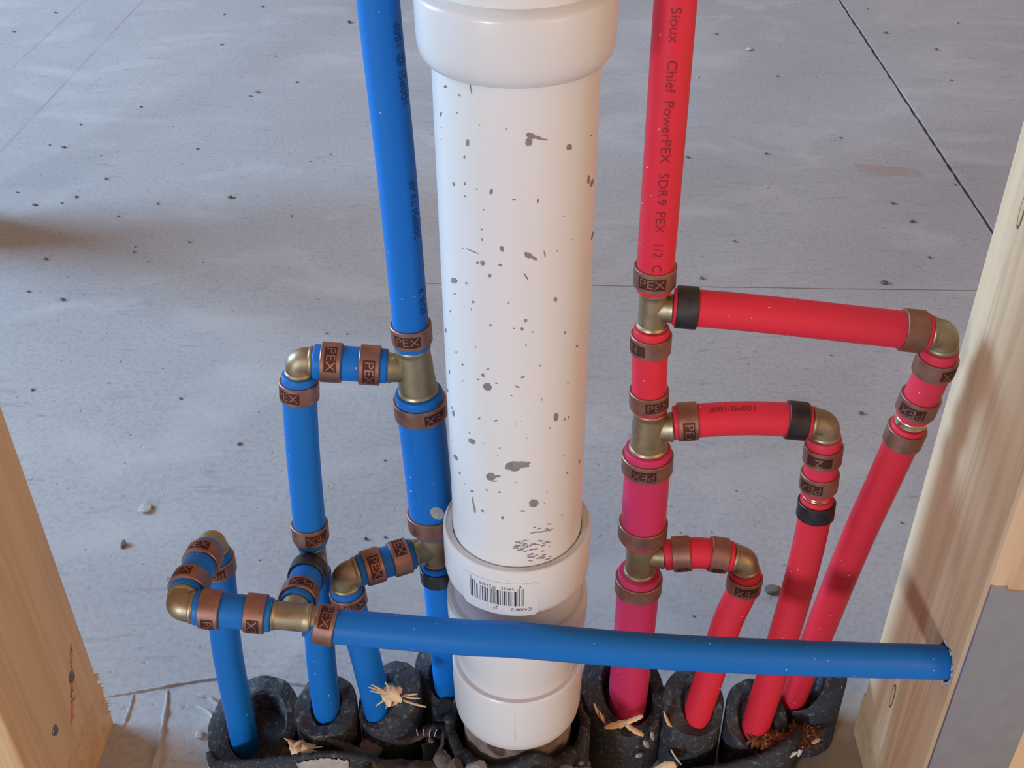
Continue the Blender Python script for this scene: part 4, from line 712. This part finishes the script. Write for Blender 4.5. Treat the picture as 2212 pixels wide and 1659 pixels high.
for i, (p, L, w, cu, rot) in enumerate([((-74, -24, 38), 26, 8, 1.2, (.5, .1, -.2)), ((-66, -22, 44), 30, 7, .8, (.3, .2, .15)), ((-52, -26, 46), 34, 9, .9, (.6, .1, .3)), ((-46, -42, 46), 36, 10, -.9, (.4, 0, .1)), ((-30, -48, 58), 30, 8, .7, (.7, .1, -.1)), ((-62, -36, 36), 28, 8, 1.0, (.2, .3, -.3)), ((6, -49, 66), 34, 12, -.8, (1.1, 0, .05)), ((-58, -8, 50), 26, 6, 1.4, (.2, .1, .5)), ((-96, -8, 40), 24, 5, 1.0, (.4, .2, -.25))]):
    scrap('bark_scrap', p, L, w, cu, rot, 'bark', ['short dark curl above the right end of the left foam strip', 'dark scrap tilted against the third blue sleeve', 'dark curled scrap between the third sleeve and the brown stones', 'dark scrap lowest among the stones left of the drain pipe', 'dark scrap under the pale jagged mortar lump', 'dark scrap behind the end of the left foam strip', 'broad dark scrap lying in front of the drain pipe foot', 'thin dark curl under the row of pale bristles', 'narrow dark scrap between the second blue sleeve and the left strip'][i], 'scrap', 'dark scraps by the drain pipe', 1.0, i)
# fresh wood shavings
def cluster(name, label, p, n, size, seed, mat='shave', spikes=0):
    e = empty(name, label, 'shaving', p, 'wood shavings on the sleeves'); qq = random.Random(seed)
    for i in range(n):
        o = scrap('curl', (qq.uniform(-.35, .35) * size, qq.uniform(-.2, .2) * size, qq.uniform(.0, .5) * size), size * qq.uniform(.5, .9), size * qq.uniform(.32, .6), qq.uniform(-2.4, 2.4), (qq.uniform(-1, 1), qq.uniform(-.8, .8), qq.uniform(0, 6.3)), mat, None, None, None, .45, seed + i, qq.uniform(-1.5, 1.5)); o.parent = e
    for i in range(spikes):
        a = qq.uniform(0, 6.28); o = scrap('splinter', (math.cos(a) * size * .6, -1, math.sin(a) * size * .5 + size * .25), size * qq.uniform(.4, .75), 1.0, .3, (0, -a, 0), mat, None, None, None, .5, seed + 50 + i); o.parent = e
    return e
cluster('wood_shaving', 'pale spiky wood shaving caught on the third blue sleeve', (-66, -12, 88), 8, 15, 4, spikes=7)
cluster('wood_shaving', 'yellow wood shaving lying in front of the second blue sleeve', (-122, -9, 38), 7, 14, 14, spikes=5)
scrap('wood_sliver', (-55.5, -13, 85), 13, 1.1, .2, (0, .42, 0), 'shave', 'long straight wood sliver sticking out of the spiky shaving', 'sliver', 'wood shavings on the sleeves', .7, 3)
scrap('wood_sliver', (43.5, 9.5, 50), 19, 3.6, .5, (.2, 1.15, .2), 'shave', 'upright orange wood sliver inside the large sleeve, left of the faded red pipe', 'sliver', 'wood shavings on the sleeves', 1.2, 7, .5)
scrap('wood_sliver', (46.2, 8, 46), 15, 2.2, .3, (.2, 1.2, .1), 'shave', 'thin wood sliver leaning beside the upright orange sliver', 'sliver', 'wood shavings on the sleeves', .9, 8)
yp = empty('wood_chip', 'forked pale wood chip on the rim in front of the faded red pipe', 'chip', (58, 4, 47), 'wood shavings on the sleeves')
for p, L, w, rot in (((-4, 0, 0), 15, 4.5, (.6, -.25, .1)), ((5, -1, -3), 14, 3.4, (.5, .75, .0)), ((5, 1, 3.5), 11, 3, (.4, -.35, .2))): scrap('prong', p, L, w, .4, rot, 'shave', None, None, None, 1.3, 3).parent = yp
scrap('wood_chip', (81.5, 6.5, 49), 15, 5.4, .5, (.2, 1.15, .3), 'shave', 'leaf-shaped brown wood chip between the large sleeve and the next one', 'chip', 'wood shavings on the sleeves', .9, 12)
scrap('wood_chip', (80, -10, 27), 15, 8, .8, (.9, -.5, .2), 'shave', 'tan wood chip standing at the bottom between the large sleeve and its neighbour', 'chip', 'wood shavings on the sleeves', 1.0, 13)
scrap('wood_sliver', (86, -8, 35), 15, 1.0, .2, (0, 1.1, 0), 'chip', 'thin white sliver above the tan chip at the bottom', 'sliver', 'wood shavings on the sleeves', .7, 14)
for i, (x, z) in enumerate(((-56.5, 52.5), (-53.2, 52), (-49.8, 52), (-46.6, 52.5))):
    o = scrap('straw_bristle', (x, -7, z), 6.5, .45, .4, (0, 1.45 + .12 * i, 0), 'chip', ['leftmost of the four pale bristles left of the drain pipe foot', 'second from the left of the four pale bristles', 'third from the left of the four pale bristles', 'rightmost of the four pale bristles, nearest the drain pipe'][i], 'bristle', 'row of pale bristles', .45, i)
# brown fibres heaped on and beside the right-hand sleeves
def fibres(name, label, c, rx, ry, n, seed):
    qq = random.Random(seed); vs, fs = [], []
    for i in range(n):
        a, d_ = qq.uniform(0, 6.28), qq.random() ** .5; p = V((c[0] + rx * d_ * math.cos(a), c[1] + ry * d_ * math.sin(a), c[2] + qq.uniform(0, 3) * (1 - d_))); t = V((qq.uniform(-1, 1), qq.uniform(-1, 1), qq.uniform(-.3, .5))).normalized(); s = t.cross(V((0, 0, 1))).normalized(); L = qq.uniform(1.5, 4.5); w = qq.uniform(.3, .9); b0 = len(vs)
        vs += [p - t * L - s * w, p - t * L + s * w, p + t * L + s * w, p + t * L - s * w, p + V((0, 0, -1)) - t * L, p + V((0, 0, -1)) + t * L]
        fs += [(b0, b0 + 3, b0 + 2, b0 + 1), (b0, b0 + 4, b0 + 5, b0 + 3), (b0 + 1, b0 + 2, b0 + 5, b0 + 4)]
    return tag(mk(name, vs, fs, 'fibre', smooth=False, kind='stuff'), label, 'fibres')
fibres('brown_fibres', 'reddish brown fibres heaped on the sleeve of the second red pipe from the stud', (140, 2, 37), 11, 5, 160, 1)
fibres('brown_fibres', 'reddish brown fibres heaped beside the far right sleeve near the stud', (161, 11, 30), 9, 8, 150, 2)
for i, (x, y, z, a) in enumerate(((148, -1, 35, .3), (152, -2, 30, -.5), (166, 5, 33, .2), (158, 3, 27, -.9), (144, -3, 33, 1.0))):
    scrap('pale_flake', (x, y, z), 7, 2.2, .6, (.6, a, .3 * i), 'chip', ['pale flake at the left end of the brown fibres by the right sleeves', 'pale flake lowest in front of the brown fibres', 'rightmost pale flake on the brown fibres, nearest the stud', 'pale flake in the middle of the brown fibres', 'pale flake tucked behind the right foam strip'][i], 'flake', 'pale flakes by the right sleeves', .7, i + 30)

for i, (x, y, z, L, a) in enumerate(((70.5, 3.5, 33, 9, 1.1), (74, 6, 37, 8, 1.3), (67, 2.4, 24, 5, .4))):
    scrap('mortar_flake', (x, y - 1.6, z), L, 3.0, .3, (1.2, a, .5), 'mortar', ['long grey mortar flake stuck to the front of the large red-side sleeve', 'upper grey mortar flake on the right of the large red-side sleeve', 'small grey mortar flake low on the front of the large red-side sleeve'][i], 'flake', 'mortar flakes on the large sleeve', .7, i + 60)
for i, (x, y, z, s_) in enumerate(((-30, 15, 52, 7), (-34, 4, 46, 8), (-37, -8, 42, 7))):
    rock('foam_lump', (x - 12, y - 3, z - 6), s_, 'foam', ['torn black foam lump against the blue pipe nearest the drain pipe', 'torn black foam lump left of the drain pipe foot', 'torn black foam lump above the row of pale bristles'][i], 'foam', 'torn foam lumps', i + 2, .8)
